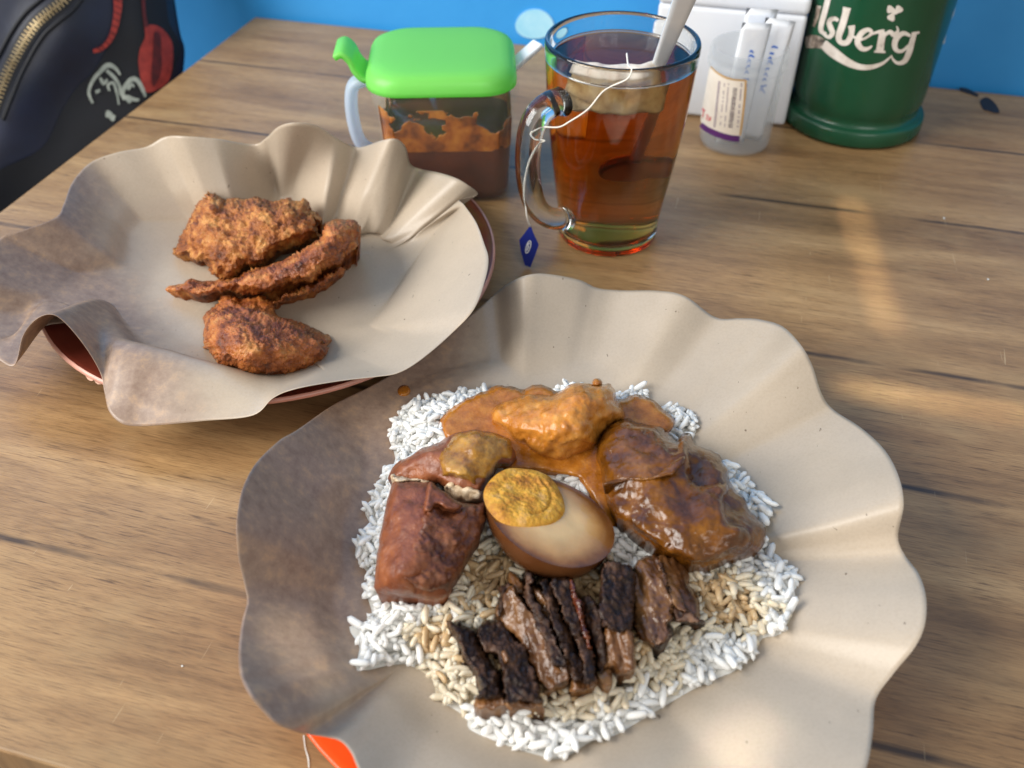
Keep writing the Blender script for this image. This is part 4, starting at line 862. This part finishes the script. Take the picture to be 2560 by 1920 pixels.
o = relief('fried_chicken', [(p[0], p[1], 18 if i < 8 else 10) for i, p in enumerate(C3)], c5([(600, 980, 26), (760, 990, 28), (850, 1060, 30), (520, 1080, 32), (650, 1120, 37), (500, 1220, 34), (640, 1280, 40), (800, 1220, 40), (950, 1200, 36), (1100, 1240, 32), (1250, 1300, 26), (780, 1400, 36), (950, 1400, 32), (1100, 1420, 26), (650, 1420, 32), (1000, 1520, 20)]), 10, M['chicken2'], R=36, res=3.6, bumps=[(2.2, 70, 'fractal', .5), (1.1, 160, 'ridge', .5), (1.1, 480, 'fractal', .6), (0.7, 950, 'fractal', .6)], base=7.6, jitter=8)
tag(o, 'bent reddish brown fried chicken wing flat, lying alone below the others', 'fried chicken', 'fried chicken pieces')

# ================================================================== TEA MUG
MC = np.array([0.0565, 0.4586, 0.0])
mug = empty('glass_mug', tuple(MC), 'clear glass mug of amber tea with a curved glass handle', 'mug')
oprof = [(27.0, 0), (28.6, .8), (29.2, 4), (29.6, 14), (31.8, 30), (35.2, 55), (37.9, 82), (39.4, 104), (39.9, 111), (39.6, 113.6)]
iprof = [(38.4, 114.2), (37.4, 113.4), (37.0, 110), (36.3, 100), (35.1, 82), (32.6, 55), (29.2, 30), (26.6, 14), (24.5, 5.2), (16, 4.0), (0, 3.8)]
prof = [(0, 2.0), (20, 1.6), (24.5, .4)] + oprof + iprof
def flute(k, r, z, a):
    if k >= 3 + len(oprof) and 10 < z < 90: return r * (1 + 0.010 * math.cos(10 * a))
    return r
prof = [(r / 1000, z / 1000) for r, z in prof]
def flute2(k, r, z, a): return flute(k, r, z * 1000, a)
sp = smooth_path(prof, 3); prof2 = [(max(r, 0), z) for r, z in sp]
V, F = lathe(prof2, MC, 96, lambda k, r, z, a: r * (1 + 0.010 * math.cos(10 * a) * max(0, min(1, (z - .012) / .02)) * max(0, min(1, (.085 - z) / .03))) if k > 36 else r, closed=False)
o = mk('glass_body', V, F, M['glass'], mug); merge_doubles(o, 1e-7)
ha = math.atan2(-0.0317, -0.0467); hd = np.array([math.cos(ha), math.sin(ha), 0]); ht = np.array([-hd[1], hd[0], 0])
def hp(r, z): return MC + hd * r / 1000 + np.array([0, 0, z / 1000])
path = smooth_path([hp(37.0, 90), hp(44, 90.5), hp(52, 87), hp(57, 78), hp(58.5, 64), hp(57, 48), hp(52.5, 34), hp(45, 25), hp(37, 20.5), hp(30.2, 19)], 6)
rad = np.interp(np.linspace(0, 1, len(path)), [0, .08, .3, .6, .9, 1], [.0088, .0076, .0074, .0072, .0070, .0076])
V, F = tube(path, rad, 18, 0.85, ht); mk('handle', V, F, M['glass'], mug)
tz = 104.0
tp = [(0, 3.8), (16, 4.0), (24.5, 5.2), (26.6, 14), (29.2, 30), (32.6, 55), (35.1, 82), (36.3, 100), (36.65, tz + .9), (36.0, tz + .2), (34, tz), (0, tz)]
tp = [((r + (0.12 if 0 < r < 36.7 and z < tz and z > 4.5 else 0)) / 1000, (z - (.1 if z < 5.3 else 0)) / 1000) for r, z in tp]
V, F = lathe([(max(0, r), z) for r, z in smooth_path(tp, 3)], MC, 96, lambda k, r, z, a: r * (1 + 0.010 * math.cos(10 * a) * max(0, min(1, (z - .012) / .02)) * max(0, min(1, (.085 - z) / .03))), closed=False)
o = mk('tea', V, F, M['tea'], mug); merge_doubles(o, 1e-7)

# teaspoon standing in the tea
A = P(1640, 165, .104); B = P(1716, -22, .150); dirn = (B - A) / np.linalg.norm(B - A)
e = empty('teaspoon', tuple(A - dirn * .085), 'shiny steel teaspoon standing in the glass of tea', 'spoon')
side = np.cross(dirn, np.array([0.15, -1, .35])); side /= np.linalg.norm(side); nn_ = np.cross(side, dirn)
V, F = [], []
ss = np.linspace(-0.072, 0.075, 40)
for s in ss:
    f = (s + .072) / .147; hw = 0.0022 + 0.0036 * max(0, min(1, (f - .3) / .6)); th = 0.0007
    c_ = A + dirn * s + nn_ * 0.002 * math.sin(f * 3)
    for q, tt in ((-1, -th), (-.5, -th * 1.3), (.5, -th * 1.3), (1, -th), (1, th), (.5, th * 1.3), (-.5, th * 1.3), (-1, th)): V.append(c_ + side * hw * q + nn_ * tt)
for i in range(len(ss) - 1):
    for k in range(8): l = (k + 1) % 8; F.append((i * 8 + k, i * 8 + l, (i + 1) * 8 + l, (i + 1) * 8 + k))
F.append(tuple(range(8))); F.append(tuple((len(ss) - 1) * 8 + k for k in range(8))[::-1])
mk('handle', V, F, M['steel'], e)
bc = A - dirn * 0.078; V, F = [], []
for j in range(13):
    s = j / 12
    for k in range(28):
        a = math.tau * k / 28; V.append(bc + dirn * .0125 * s * math.cos(a) + side * .0090 * s * math.sin(a) + nn_ * (-.0035 * (1 - s * s)))
for j in range(12):
    for k in range(28): l = (k + 1) % 28; F.append((j * 28 + k, j * 28 + l, (j + 1) * 28 + l, (j + 1) * 28 + k))
o = mk('bowl', V, F, M['steel'], e); solidify(o, .0007)

# tea bag, string and tag
tbg = empty('tea_bag', tuple(MC + np.array([-.006, -.016, .08])), 'wet tea bag floating in the mug, its string over the rim', 'tea bag')
V, F = [], []; nu, nv_ = 26, 20
bc = MC + np.array([-.004, -.0175, .1085])
for s_ in (1, -1):
    for i in range(nu + 1):
        for j in range(nv_ + 1):
            a = i / nu * 2 - 1; b = j / nv_ * 2 - 1; th = 0.0055 * (1 - a ** 4) * (1 - b ** 4)
            p_ = bc + np.array([.0225 * a, .004 * b + 0.006 * (a * a - .3), 0]) + np.array([0, -.004 - .010 * (b * .5 + .5) * 0, .0]) + np.array([0, -.006 * b * 0, -.0105 + .0105 * b])
            p_ = p_ + np.array([0, -s_ * th, 0]) + 0.0016 * np.array([noise.noise(Vector((a * 3, b * 3, 1))), noise.noise(Vector((a * 3, b * 3, 5))), noise.noise(Vector((a * 3, b * 2, 9)))])
            V.append(p_)
n1 = (nu + 1) * (nv_ + 1)
for s_ in range(2):
    for i in range(nu):
        for j in range(nv_):
            q = s_ * n1 + i * (nv_ + 1) + j; F.append((q, q + 1, q + nv_ + 2, q + nv_ + 1))
o = mk('pouch', V, F, M['bag'], tbg); merge_doubles(o, 2e-4)
rimf = MC + np.array([0.0005, -.0395, .1146])
sp0 = hp(50, 80); sn = np.array([-.25, -1.0, 0]); sn /= np.linalg.norm(sn)
def spt(x, y, off): return PP(x, y, sp0 + sn * off, sn)
pts = [bc + np.array([.004, -.003, .006]), MC + np.array([.000, -.030, .1125]), rimf, MC + np.array([-.0015, -.0415, .1105])] + [spt(*q) for q in ((1512, 225, .002), (1470, 273, .006), (1424, 304, .009), (1396, 318, .0088), (1352, 318, .0075), (1330, 330, .004), (1336, 346, .008), (1362, 352, .0092), (1340, 362, .008), (1323, 400, .008), (1317, 440, .007), (1315, 470, .007), (1314, 510, .008), (1318, 545, .009))] + [PP(1325, 566, hp(58.2, 14) + ht * .003, np.array([-.3, -1, .35]))]
V, F = tube(smooth_path(pts, 6), 0.00042, 7); mk('string', V, F, M['string'], tbg)
tp0 = hp(58.2, 14) + ht * .003; tn = np.array([-.3, -1, .35]); tn /= np.linalg.norm(tn)
def tagpt(x, y, off): return PP(x, y, tp0, tn) + tn * off
quad = [(1326, 563), (1334, 585), (1347, 612), (1337, 640), (1326, 668), (1312, 663), (1302, 628), (1298, 600), (1310, 585)]
V = [tagpt(x, y, 0) for x, y in quad] + [tagpt(x, y, -.0004) for x, y in quad]; k = len(quad)
F = [tuple(range(k)), tuple(range(2 * k - 1, k - 1, -1))] + [(i, (i + 1) % k, k + (i + 1) % k, k + i) for i in range(k)]
tg = mk('tag', V, F, M['tag_blue'], tbg, smooth=False)
ell = [(1321 + 6.5 * math.cos(a) * .9 - 3 * math.sin(a), 617 + 15 * math.sin(a) - 3 * math.cos(a), 2.2) for a in np.linspace(0, math.tau, 16)]
V, F = join([ribbon(ell, tagpt, .0003, 2), ribbon([(1317, 626, 3), (1321, 617, 3), (1320, 611, 3), (1325, 607, 3)], tagpt, .0003, 3)])
mk('printed_emblem', V, F, M['white_print'], tg)

# ================================================================== CHILLI CONTAINER
CY = math.radians(2.0); CU = np.array([math.cos(CY), math.sin(CY), 0]); CV = np.array([-math.sin(CY), math.cos(CY), 0]); CC = np.array([-0.0395, 0.524, 0])
def cpt(u, v, z): return CC + CU * u / 1000 + CV * v / 1000 + np.array([0, 0, z / 1000])
box = empty('sauce_container', tuple(CC), 'clear plastic box of dark chilli sauce with bright green lid and side handle', 'container')
def ring(hx, hy, r, z): return [cpt(x, y, z) for x, y in rrect(hx, hy, r, 7)]
outer = [ring(36, 33.5, 11, 0.2), ring(37.5, 35, 12, 1.5), ring(38, 35.5, 12, 8), ring(40.5, 38, 12, 62), ring(42.3, 39.8, 13, 64), ring(42.6, 40, 13, 72)]
inner = [ring(41.2, 38.6, 12, 72), ring(41, 38.4, 12, 65), ring(39.2, 36.7, 11, 61), ring(36.8, 34.3, 11, 8), ring(36, 33.4, 11, 2.2)]
V, F = loft(outer + inner); mk('box_body', V, F, M['clear_plastic'], box)
V, F = loft([ring(35.6, 33, 10.6, 2.6), ring(36.4, 33.9, 10.8, 8), ring(37.6, 35.1, 11, 36), ring(37.4, 34.9, 11, 37)]); mk('chilli_sauce', V, F, M['sauce'], box)
# smears on the inside of the walls: a torn shell
V, F = [], []; zs = np.linspace(35, 61.5, 64); rr_ = []
for z in zs:
    f = (z - 8) / 53; r = smooth_path([(x, y) for x, y in rrect(36.3 + 2.35 * f, 33.8 + 2.35 * f, 11, 9)], 10, True); q_ = np.r_[r, r[:1]]; al = np.r_[0, np.cumsum(np.hypot(*np.diff(q_, axis=0).T))]; tt_ = np.linspace(0, al[-1], 420, endpoint=False); rr_.append(np.c_[np.interp(tt_, al, q_[:, 0]), np.interp(tt_, al, q_[:, 1])])
rr_ = [np.array([q for a, b in zip(r, np.roll(r, -1, 0)) for q in ([a, (a + b) / 2] if np.hypot(*(b - a)) > .5 else [a])]) if 0 else r for r in rr_]
n = len(rr_[0])
for z, r in zip(zs, rr_): V += [cpt(x, y, z) for x, y in r]
for i in range(len(zs) - 1):
    for k in range(n):
        l = (k + 1) % n; c_ = np.array(V[i * n + k]); f = i / len(zs)
        val = noise.fractal(Vector((c_[0] * 55, c_[1] * 55, c_[2] * 80)), 1.0, 2.0, 5) + 0.55 - 0.85 * f ** 2
        if val > 0: F.append((i * n + k, i * n + l, (i + 1) * n + l, (i + 1) * n + k))
o = mk('sauce_smear', V, F, M['smear'], box, fixn=False); solidify(o, .0005)
lid = [ring(41.5, 39, 18, 71), ring(43.4, 40.8, 20, 71.3), ring(43.6, 41, 21, 74), ring(43.0, 40.4, 21, 77.5), ring(41.2, 38.6, 21, 80.5), ring(38.2, 35.8, 20, 82.2), ring(34, 31.8, 18, 82.8), ring(20, 18, 11, 83.0)]
def shift(r, dx): return [v + CU * dx / 1000 for v in r]
V, F = loft([shift(r, -2) for r in lid]); lo = mk('lid', V, F, M['green_lid'], box)
# lid tab on the handle side
V, F = [], []
prof = [(-43, 72), (-47, 73.5), (-50.5, 78), (-53, 84), (-57, 87.5), (-61, 86)]
pr = smooth_path([(a - 1, b, 0) for a, b in prof], 5)
for q in pr:
    for v in (-13, -11, 0, 11, 13): V.append(cpt(q[0], v - 6, q[1] - (0.8 if abs(v) > 12 else 0)))
for i in range(len(pr) - 1):
    for k in range(4): F.append((i * 5 + k, i * 5 + k + 1, i * 5 + 6 + k, i * 5 + 5 + k))
o = mk('tab', V, F, M['green_lid'], lo); solidify(o, .003, 0)
hpth = smooth_path([cpt(-39, -6, 66), cpt(-48, -6, 67.5), cpt(-55, -6, 64), cpt(-57.5, -6, 54), cpt(-57.5, -6, 40), cpt(-55, -6, 28), cpt(-49, -6, 22), cpt(-38.5, -6, 20)], 6)
V, F = tube(hpth, 0.0062, 14, 0.62, CV); mk('handle', V, F, M['milky_plastic'], box)
# white spoon handle sticking out of the lid notch
sp_a = cpt(36, 6, 66); sp_b = P(1347, 108, .078); d_ = sp_b - sp_a; Ls = np.linalg.norm(d_); d_ /= Ls; s_ = np.cross(d_, [0, 0, 1]); s_ /= np.linalg.norm(s_); n_ = np.cross(s_, d_)
V, F = boxvf((sp_a + sp_b) / 2, Ls / 2, .0048, .0016, d_, s_, n_, bevel=.0012); o = mk('serving_spoon', V, F, M['white_plastic']); tag(o, 'white plastic spoon handle sticking out of the green-lidded container', 'spoon')

# ================================================================== WHITE BOX
bu = np.array([TU[0], TU[1], 0]); bv = np.array([TV[0], TV[1], 0]); b0 = P(1632, 279, 0.0); b1 = P(1946, 314, 0.0)
wb = np.linalg.norm(b1 - b0); bu = (b1 - b0) / wb; bv = np.array([-bu[1], bu[0], 0]); hh = 0.076
wbx = empty('tissue_box', tuple((b0 + b1) / 2 + bv * .03), 'plain white box standing between the tea mug and the green bucket', 'box')
V, F = boxvf((b0 + b1) / 2 + bv * .034 + np.array([0, 0, hh / 2]), wb / 2 + .004, .034, hh / 2, bu, bv, bevel=.003); mk('box_body', V, F, M['white_box'], wbx)
V, F = boxvf((b0 + b1) / 2 + bv * .034 + np.array([0, 0, hh + .0062]), wb / 2 + .0046, .0346, .006, bu, bv, bevel=.004); mk('cover', V, F, M['white_box'], wbx)

# ================================================================== JAR OF SACHETS
JC = np.array([0.1520, 0.5704, 0.0])
jar = empty('plastic_jar', tuple(JC), 'small clear plastic jar with a worn cream label, holding paper sachets', 'jar')
jp = [(0, .6), (19, .6), (22.4, 1.2), (23.6, 4), (23.8, 30), (23.9, 48), (23.2, 52), (23.0, 53.5), (25.0, 54.5), (25.3, 57), (24.0, 58), (24.0, 60.5), (25.0, 61.4), (25.0, 63.4), (24.2, 64.5), (24.3, 66.2), (23.8, 67), (22.9, 66.8), (22.8, 55), (22.2, 53), (22.9, 48), (22.8, 30), (22.6, 4), (21.5, 2), (0, 1.6)]
V, F = lathe([(r / 1000, z / 1000) for r, z in jp], JC, 64, closed=False); o = mk('jar_body', V, F, M['jar_plastic'], jar); merge_doubles(o, 1e-7)
def jarpt(x, y, off):
    """place on the jar wall seen at this pixel"""
    r = 0.02388 + off; d = ray(x, y); a = d[0] ** 2 + d[1] ** 2; ox, oy = -JC[0], -JC[1]; b = 2 * (d[0] * ox + d[1] * oy); c = ox * ox + oy * oy - r * r
    D = max(0, b * b - 4 * a * c); t = (-b - math.sqrt(D)) / (2 * a); return C0 + t * d
c8j = lambda p: crop(1680, 0, .2411, p)
lab_px = c8j([(400, 690), (470, 750), (560, 800), (660, 822), (775, 825), (765, 900), (750, 1100), (725, 1300), (705, 1412), (600, 1400), (480, 1365), (360, 1310), (300, 1262), (310, 1150), (345, 950), (370, 800)])
V, F = fill_poly(lab_px, jarpt, .0003, 7, 3); lb = mk('label', V, F, M['label_cream'], jar, fixn=False)
prt = []
V, F = ribbon(c8j([(292, 1300, 52), (360, 1345, 58), (480, 1400, 62), (600, 1435, 62), (700, 1445, 62)]) and [(x, y, w * .2411) for (x, y, w) in c8j([(298, 1290, 50), (360, 1340, 58), (480, 1395, 62), (600, 1430, 62), (700, 1440, 62)])], jarpt, .0004); mk('purple_band', V, F, M['label_purple'], lb)
V, F = join([ribbon([(x, y, w * .2411) for (x, y, w) in c8j([(400, 690, 16), (470, 755, 18), (560, 805, 20), (660, 828, 18), (765, 832, 18)])], jarpt, .0005), ribbon([(x, y, w * .2411) for (x, y, w) in c8j([(765, 835, 20), (760, 950, 24), (745, 1100, 20), (722, 1300, 22), (705, 1405, 16)])], jarpt, .0005)]); mk('stained_edge', V, F, M['label_tan'], lb)
rj = random.Random(3); bars = []
for k in range(22):
    y = 920 + k * 19; t = k / 21; x0 = 655 - 50 * t; bars.append(ribbon([(x, y2, (5 + rj.random() * 9) * .2411) for (x, y2) in c8j([(x0 - 22, y - 4), (x0 + 22, y + 2)])], jarpt, .0005, 2))
V, F = join(bars); mk('barcode', V, F, M['label_ink'], lb)
dots = []
for col, (xa, xb, w) in enumerate(((490, 440, 24), (545, 500, 12), (588, 545, 12), (712, 672, 16))):
    for k in range(24):
        if rj.random() < (0.05 if col == 0 else 0.35): continue
        y = 850 + k * 20; t = k / 23; x = xa + (xb - xa) * t + (0 if col < 3 else 10); dots.append(ribbon([(a, b, 9 * .2411) for (a, b) in c8j([(x - w / 2, y), (x + w / 2, y + 3)])], jarpt, .0005, 2))
V, F = join(dots); mk('small_print', V, F, M['label_purple'], lb)
red = [[(320, 1120), (325, 1170), (315, 1215)], [(310, 1130), (345, 1150)], [(350, 1190), (375, 1200), (355, 1230), (378, 1240)], [(385, 1210), (400, 1250)], [(405, 1215), (378, 1255)]]
V, F = join([ribbon([(a, b, 9 * .2411) for (a, b) in c8j(r)], jarpt, .0005, 3) for r in red]); mk('red_lettering', V, F, M['label_red'], lb)
def sachet(cx, cy, z0, w, h, lean, yaw, label, prints):
    up = np.array([lean[0], lean[1], 1.0]); up /= np.linalg.norm(up); sd = np.array([math.cos(yaw), math.sin(yaw), 0]); sd -= up * (sd @ up); sd /= np.linalg.norm(sd); nm = np.cross(sd, up)
    c = np.array([cx, cy, z0]); V, F = [], []; nu, nv = 8, 18
    e = empty('paper_sachet', tuple(c), label, 'sachet', 'sachets standing in the jar')
    def pt(a, b, s): return c + sd * a * w / 2 + up * b * h + nm * (s * .0011 * (1 - a ** 4) * (1 - (2 * b - 1) ** 8) + .0006 * math.sin(b * 7 + a))
    for s in (1, -1):
        for i in range(nu + 1):
            for j in range(nv + 1): V.append(pt(i / nu * 2 - 1, j / nv, s))
    n1 = (nu + 1) * (nv + 1)
    for s in range(2):
        for i in range(nu):
            for j in range(nv): q = s * n1 + i * (nv + 1) + j; F.append((q, q + 1, q + nv + 2, q + nv + 1))
    o = mk('paper_sleeve', V, F, M['sachet'], e); merge_doubles(o, 1e-6)
    P_ = []; r_ = random.Random(prints)
    sgn = -1 if nm[1] > 0 else 1
    for k in range(9):
        b = 0.42 + 0.045 * k; f = lambda x, y, off: pt(x, y, sgn) + nm * sgn * off
        P_.append(ribbon([(-0.12, b, .018), (0.0, b + r_.uniform(.0, .03), .018), (0.16 if r_.random() < .7 else .3, b + r_.uniform(-.01, .02), .014)], f, .0004, 3))
    V, F = join(P_); mk('blue_lettering', V, F, M['blue_print'], e)
sachet(JC[0] - .0045, JC[1] - .007, .003, .019, .080, (.06, .02), .12, 'white paper sachet with blue lettering, standing in the jar beside its twin', 1)
sachet(JC[0] + .0085, JC[1] - .001, .003, .019, .080, (.10, .03), -.08, 'white paper sachet leaning outward in the jar, blue lettering along it', 2)
sachet(JC[0] + .002, JC[1] + .008, .003, .020, .083, (.05, .03), .05, 'plain end of a white sachet behind the other two', 3)

# ================================================================== GREEN BUCKET
BC = np.array([0.2417, 0.6045, 0.0]); BR = 0.0440
bk = empty('green_bucket', tuple(BC), 'dark green plastic bucket with worn white lettering and leaf emblem', 'bucket')
bp = [(0, 1), (44, .8), (46.6, 1.2), (47.4, 3), (47.2, 10.5), (46.2, 12.2), (44.2, 12.4), (42.4, 13.4), (41.8, 16.5), (42.6, 19.5), (43.4, 22), (43.8, 28), (44.0, 60), (45.6, 180), (46.8, 182), (46.8, 186), (44.5, 186.5), (43.6, 180), (42, 60), (41.5, 22), (0, 20)]
V, F = lathe([(r / 1000, z / 1000) for r, z in bp], BC, 96, closed=False); o = mk('bucket_body', V, F, M['bucket'], bk); merge_doubles(o, 1e-7)
def bucketpt_(x, y, off):
    d = ray(x, y); t = 0.6
    for _ in range(3):
        z = CH + t * d[2]; r = (0.0440 + max(0, z - .06) / .120 * .0016) + off
        a = d[0] ** 2 + d[1] ** 2; b = -2 * (d[0] * BC[0] + d[1] * BC[1]); c = BC[0] ** 2 + BC[1] ** 2 - r * r; D = max(0, b * b - 4 * a * c); t = (-b - math.sqrt(D)) / (2 * a)
    return C0 + t * d
def bpx(x, y, off): return bucketpt_(1900 + .2411 * x, .2411 * y, off)
letters = {
    'r0': [[(612, 60, 46), (592, 160, 44), (555, 275, 30)]],
    'l': [[(712, -40, 58), (672, 120, 58), (632, 270, 54), (640, 330, 46), (690, 350, 26)]],
    's': [[(812, 215, 34), (770, 192, 44), (716, 222, 50), (732, 285, 56), (752, 342, 52), (712, 384, 42), (652, 352, 22)]],
    'b': [[(902, 78, 84), (886, 150, 72), (850, 275, 72), (815, 385, 64), (842, 440, 54), (900, 440, 58), (938, 380, 58), (952, 310, 60), (948, 265, 78)], [(950, 372, 34), (990, 392, 24)]],
    'e': [[(1035, 418, 22), (1110, 385, 24), (1158, 340, 36), (1120, 308, 44), (1052, 345, 58), (1012, 430, 64), (1048, 498, 54), (1108, 508, 40), (1164, 476, 14)]],
    'r': [[(1276, 325, 76), (1256, 430, 72), (1240, 540, 80)], [(1165, 352, 18), (1230, 330, 34), (1290, 325, 44)], [(1186, 535, 22), (1300, 540, 22)], [(1290, 372, 26), (1345, 330, 42), (1392, 362, 52), (1430, 318, 28), (1418, 272, 12)]],
    'g': [[(1560, 372, 30), (1490, 345, 46), (1425, 385, 58), (1396, 455, 60), (1415, 520, 46), (1475, 528, 34), (1545, 470, 30)], [(1602, 345, 50), (1575, 440, 58), (1545, 545, 62), (1500, 632, 54), (1432, 655, 36), (1382, 620, 24), (1362, 572, 10)], [(1575, 352, 34), (1655, 335, 22)]],
    'swash': [[(655, 452, 96), (760, 545, 104), (900, 640, 82), (1020, 690, 62), (1140, 697, 50), (1260, 662, 34), (1340, 602, 18), (1365, 572, 8)]],
    'swash_worn': [[(470, 440, 120), (560, 430, 135), (660, 455, 100)]],
}
for kx, strokes in letters.items():
    V, F = join([ribbon(s, bpx, .00035, 6) for s in strokes]); mk('letter' if 'swash' not in kx else 'letter_swash', V, F, M['letter_worn' if kx in ('r0', 'swash_worn') else 'letter'], bk, fixn=False)
V, F = join([blob(1352, 98, 40, bpx, .00035), blob(1440, 98, 40, bpx, .0004), blob(1362, 180, 40, bpx, .00045), blob(1395, 125, 30, bpx, .0005)]); mk('leaf_emblem', V, F, M['letter'], bk, fixn=False)

# ================================================================== BACKPACK
bn = np.array([0.45, -0.78, 0.42]); bn /= np.linalg.norm(bn); d0 = ray(250, 200); bp0 = C0 + d0 * (0.68 / d0[1])
def bagbase(x, y):
    u = (x - 180) / 300.0; v = (y - 150) / 300.0
    b = 0.012 * math.exp(-((x - 90 - 0.55 * (150 - y)) / 130) ** 2) - 0.020 * max(0, (x - 330) / 140) ** 2 + 0.004 * noise.noise(Vector((x * .006, y * .006, 2)))
    return b
def bagpt(x, y, off): return PP(x, y, bp0, bn) + bn * (bagbase(x, y) + off)
bpk = empty('backpack', tuple(P(100, 700, -.25)), 'dark navy backpack with brass zip and red and grey embroidery beside the table', 'backpack')
outl = smooth_path([(-260, -260), (150, -300), (430, -260), (438, -60), (447, 20), (458, 80), (470, 120), (462, 190), (430, 260), (380, 340), (290, 460), (150, 620), (-50, 780), (-260, 860)], 6, True)
V2, F = cdt(outl, 16); V = [bagpt(x, y, 0) for x, y in V2]
ec = {}
for f in F:
    for i in range(3): e_ = (f[i], f[(i + 1) % 3]); ec.setdefault(tuple(sorted(e_)), []).append(e_)
nxt = {q[0][0]: q[0][1] for q in ec.values() if len(q) == 1}; st = next(iter(nxt)); loop = [st]; c = nxt[st]
while c != st: loop.append(c); c = nxt[c]
i0 = len(V); F = list(F)
for i in loop: V.append(np.array(V[i]) - bn * .055 + np.array([0.0, 0, 0]))
for k in range(len(loop)): l = (k + 1) % len(loop); F.append((loop[k], i0 + k, i0 + l, loop[l]))
F.append(tuple(range(i0, i0 + len(loop)))); mk('bag_body', V, F, M['bag_cloth'], bpk)
c1 = lambda p: [(x * .3617, y * .3617) + ((w[0] * .3617,) if w else ()) for x, y, *w in p]
V, F = fill_poly(c1([(820, -60), (1120, -60), (1180, 150), (1265, 300), (1240, 420), (1100, 640), (800, 880), (300, 1250), (0, 1500), (-200, 1650), (-100, 1250), (280, 1030), (420, 780), (520, 620), (640, 500), (740, 330), (790, 150)]), bagpt, .0012, 14, 5); mk('dark_panel', V, F, M['bag_dark'], bpk)
zp = smooth_path(c1([(520, -90, 110), (440, 20, 110), (350, 95, 110), (250, 180, 110), (170, 290, 110), (110, 400, 110), (60, 500, 110), (0, 650, 110), (-60, 800, 110)]), 8)
V, F = ribbon([tuple(q) for q in zp[::4]], bagpt, .0016); zt_ = mk('zip_tape', V, F, M['zip_tape'], bpk)
teeth = []; acc = 0; last = zp[0]; sgn = 1
dz_ = smooth_path(zp, 6)
for i in range(1, len(dz_) - 1):
    acc += np.hypot(*(dz_[i, :2] - dz_[i - 1, :2]))
    if acc > 4.6:
        acc = 0; t_ = dz_[i + 1, :2] - dz_[i - 1, :2]; t_ /= np.linalg.norm(t_); n_ = np.array([-t_[1], t_[0]]) * sgn; sgn = -sgn
        a = dz_[i, :2] - n_ * 3; b = dz_[i, :2] + n_ * 13; h_ = t_ * 1.5
        c8_ = [a - h_, b - h_, b + h_, a + h_]; V8 = [bagpt(q[0], q[1], .0018) for q in c8_] + [bagpt(q[0], q[1], .0036) for q in c8_]
        teeth.append((V8, [(0, 1, 2, 3), (4, 5, 6, 7), (0, 1, 5, 4), (1, 2, 6, 5), (2, 3, 7, 6), (3, 0, 4, 7)]))
V, F = join(teeth); mk('zip_chain', V, F, M['brass'], zt_, smooth=False)
for off in (-92, 108):
    t_ = np.gradient(zp[:, :2], axis=0); t_ /= np.linalg.norm(t_, axis=1)[:, None]; n_ = np.stack([-t_[:, 1], t_[:, 0]], 1); q = zp[:, :2] + n_ * off * .3617
    V, F = tube([bagpt(a, b, .0006) for a, b in q], .0016, 6); mk('seam', V, F, M['bag_dark'], bpk)
V, F = ribbon(c1([(800, -60, 62), (810, 20, 60), (805, 110, 52), (785, 210, 44), (750, 290, 36), (695, 345, 30), (640, 362, 26)]), bagpt, .0022); rp = mk('red_rope', V, F, M['red_thread'], bpk)
nk = []
for k in range(11):
    t = k / 10; q = smooth_path([(800, -20), (810, 60), (800, 150), (775, 240), (735, 310), (680, 350)], 4); q = q[int(t * (len(q) - 1))]
    nk.append(ribbon(c1([(q[0] - 26 + 8 * t, q[1] - 12 - 8 * t, 7), (q[0] + 24 - 8 * t, q[1] + 10, 7)]), bagpt, .0027, 2))
V, F = join(nk); mk('rope_bands', V, F, M['red_dark'], rp)
V, F = fill_poly(c1([(1000, 190), (1060, 172), (1130, 200), (1190, 270), (1206, 350), (1192, 500), (1140, 590), (1015, 640), (975, 560), (955, 440), (965, 340), (1000, 260)]), bagpt, .0022, 10, 4); pc = mk('red_motif', V, F, M['red_thread'], bpk)
V, F = fill_poly(c1([(1065, 230), (1110, 240), (1115, 330), (1120, 420), (1110, 520), (1060, 600), (1045, 500), (1055, 380)]), bagpt, .0027, 10, 4); mk('dark_core', V, F, M['red_dark'], pc)
V, F = ribbon(c1([(985, -60, 26), (990, 30, 26), (995, 110, 26), (1010, 190, 34)]), bagpt, .0022); mk('red_cord', V, F, M['red_dark'], pc)
sw = [[(640, 715, 26), (612, 640, 34), (640, 560, 40), (690, 500, 48), (740, 455, 56), (790, 470, 44), (830, 520, 20)], [(735, 490, 36), (790, 540, 40), (825, 600, 34), (830, 660, 22)], [(690, 540, 30), (715, 580, 40), (740, 550, 26)], [(660, 640, 40), (690, 625, 30)], [(820, 725, 18), (805, 640, 26), (780, 575, 30), (745, 590, 30), (755, 630, 20)],
      [(860, 690, 40), (845, 640, 50), (870, 590, 50), (910, 550, 56), (950, 560, 50), (985, 620, 44), (1005, 670, 26)], [(880, 620, 40), (910, 585, 30), (925, 605, 18)], [(900, 710, 44), (870, 670, 44), (930, 690, 40), (960, 690, 30)]]
V, F = join([ribbon(c1([(x, y, w * .62) for x, y, w in s]), bagpt, .0022 + .0001 * i, 5) for i, s in enumerate(sw)]); mk('grey_cloud_motif', V, F, M['grey_thread'], bpk, fixn=False)
V, F = join([blob(750 * .3617, 790 * .3617, 9, bagpt, .0022), blob(775 * .3617, 815 * .3617, 8, bagpt, .0023)]); mk('small_motif', V, F, M['grey_thread'], bpk, fixn=False)
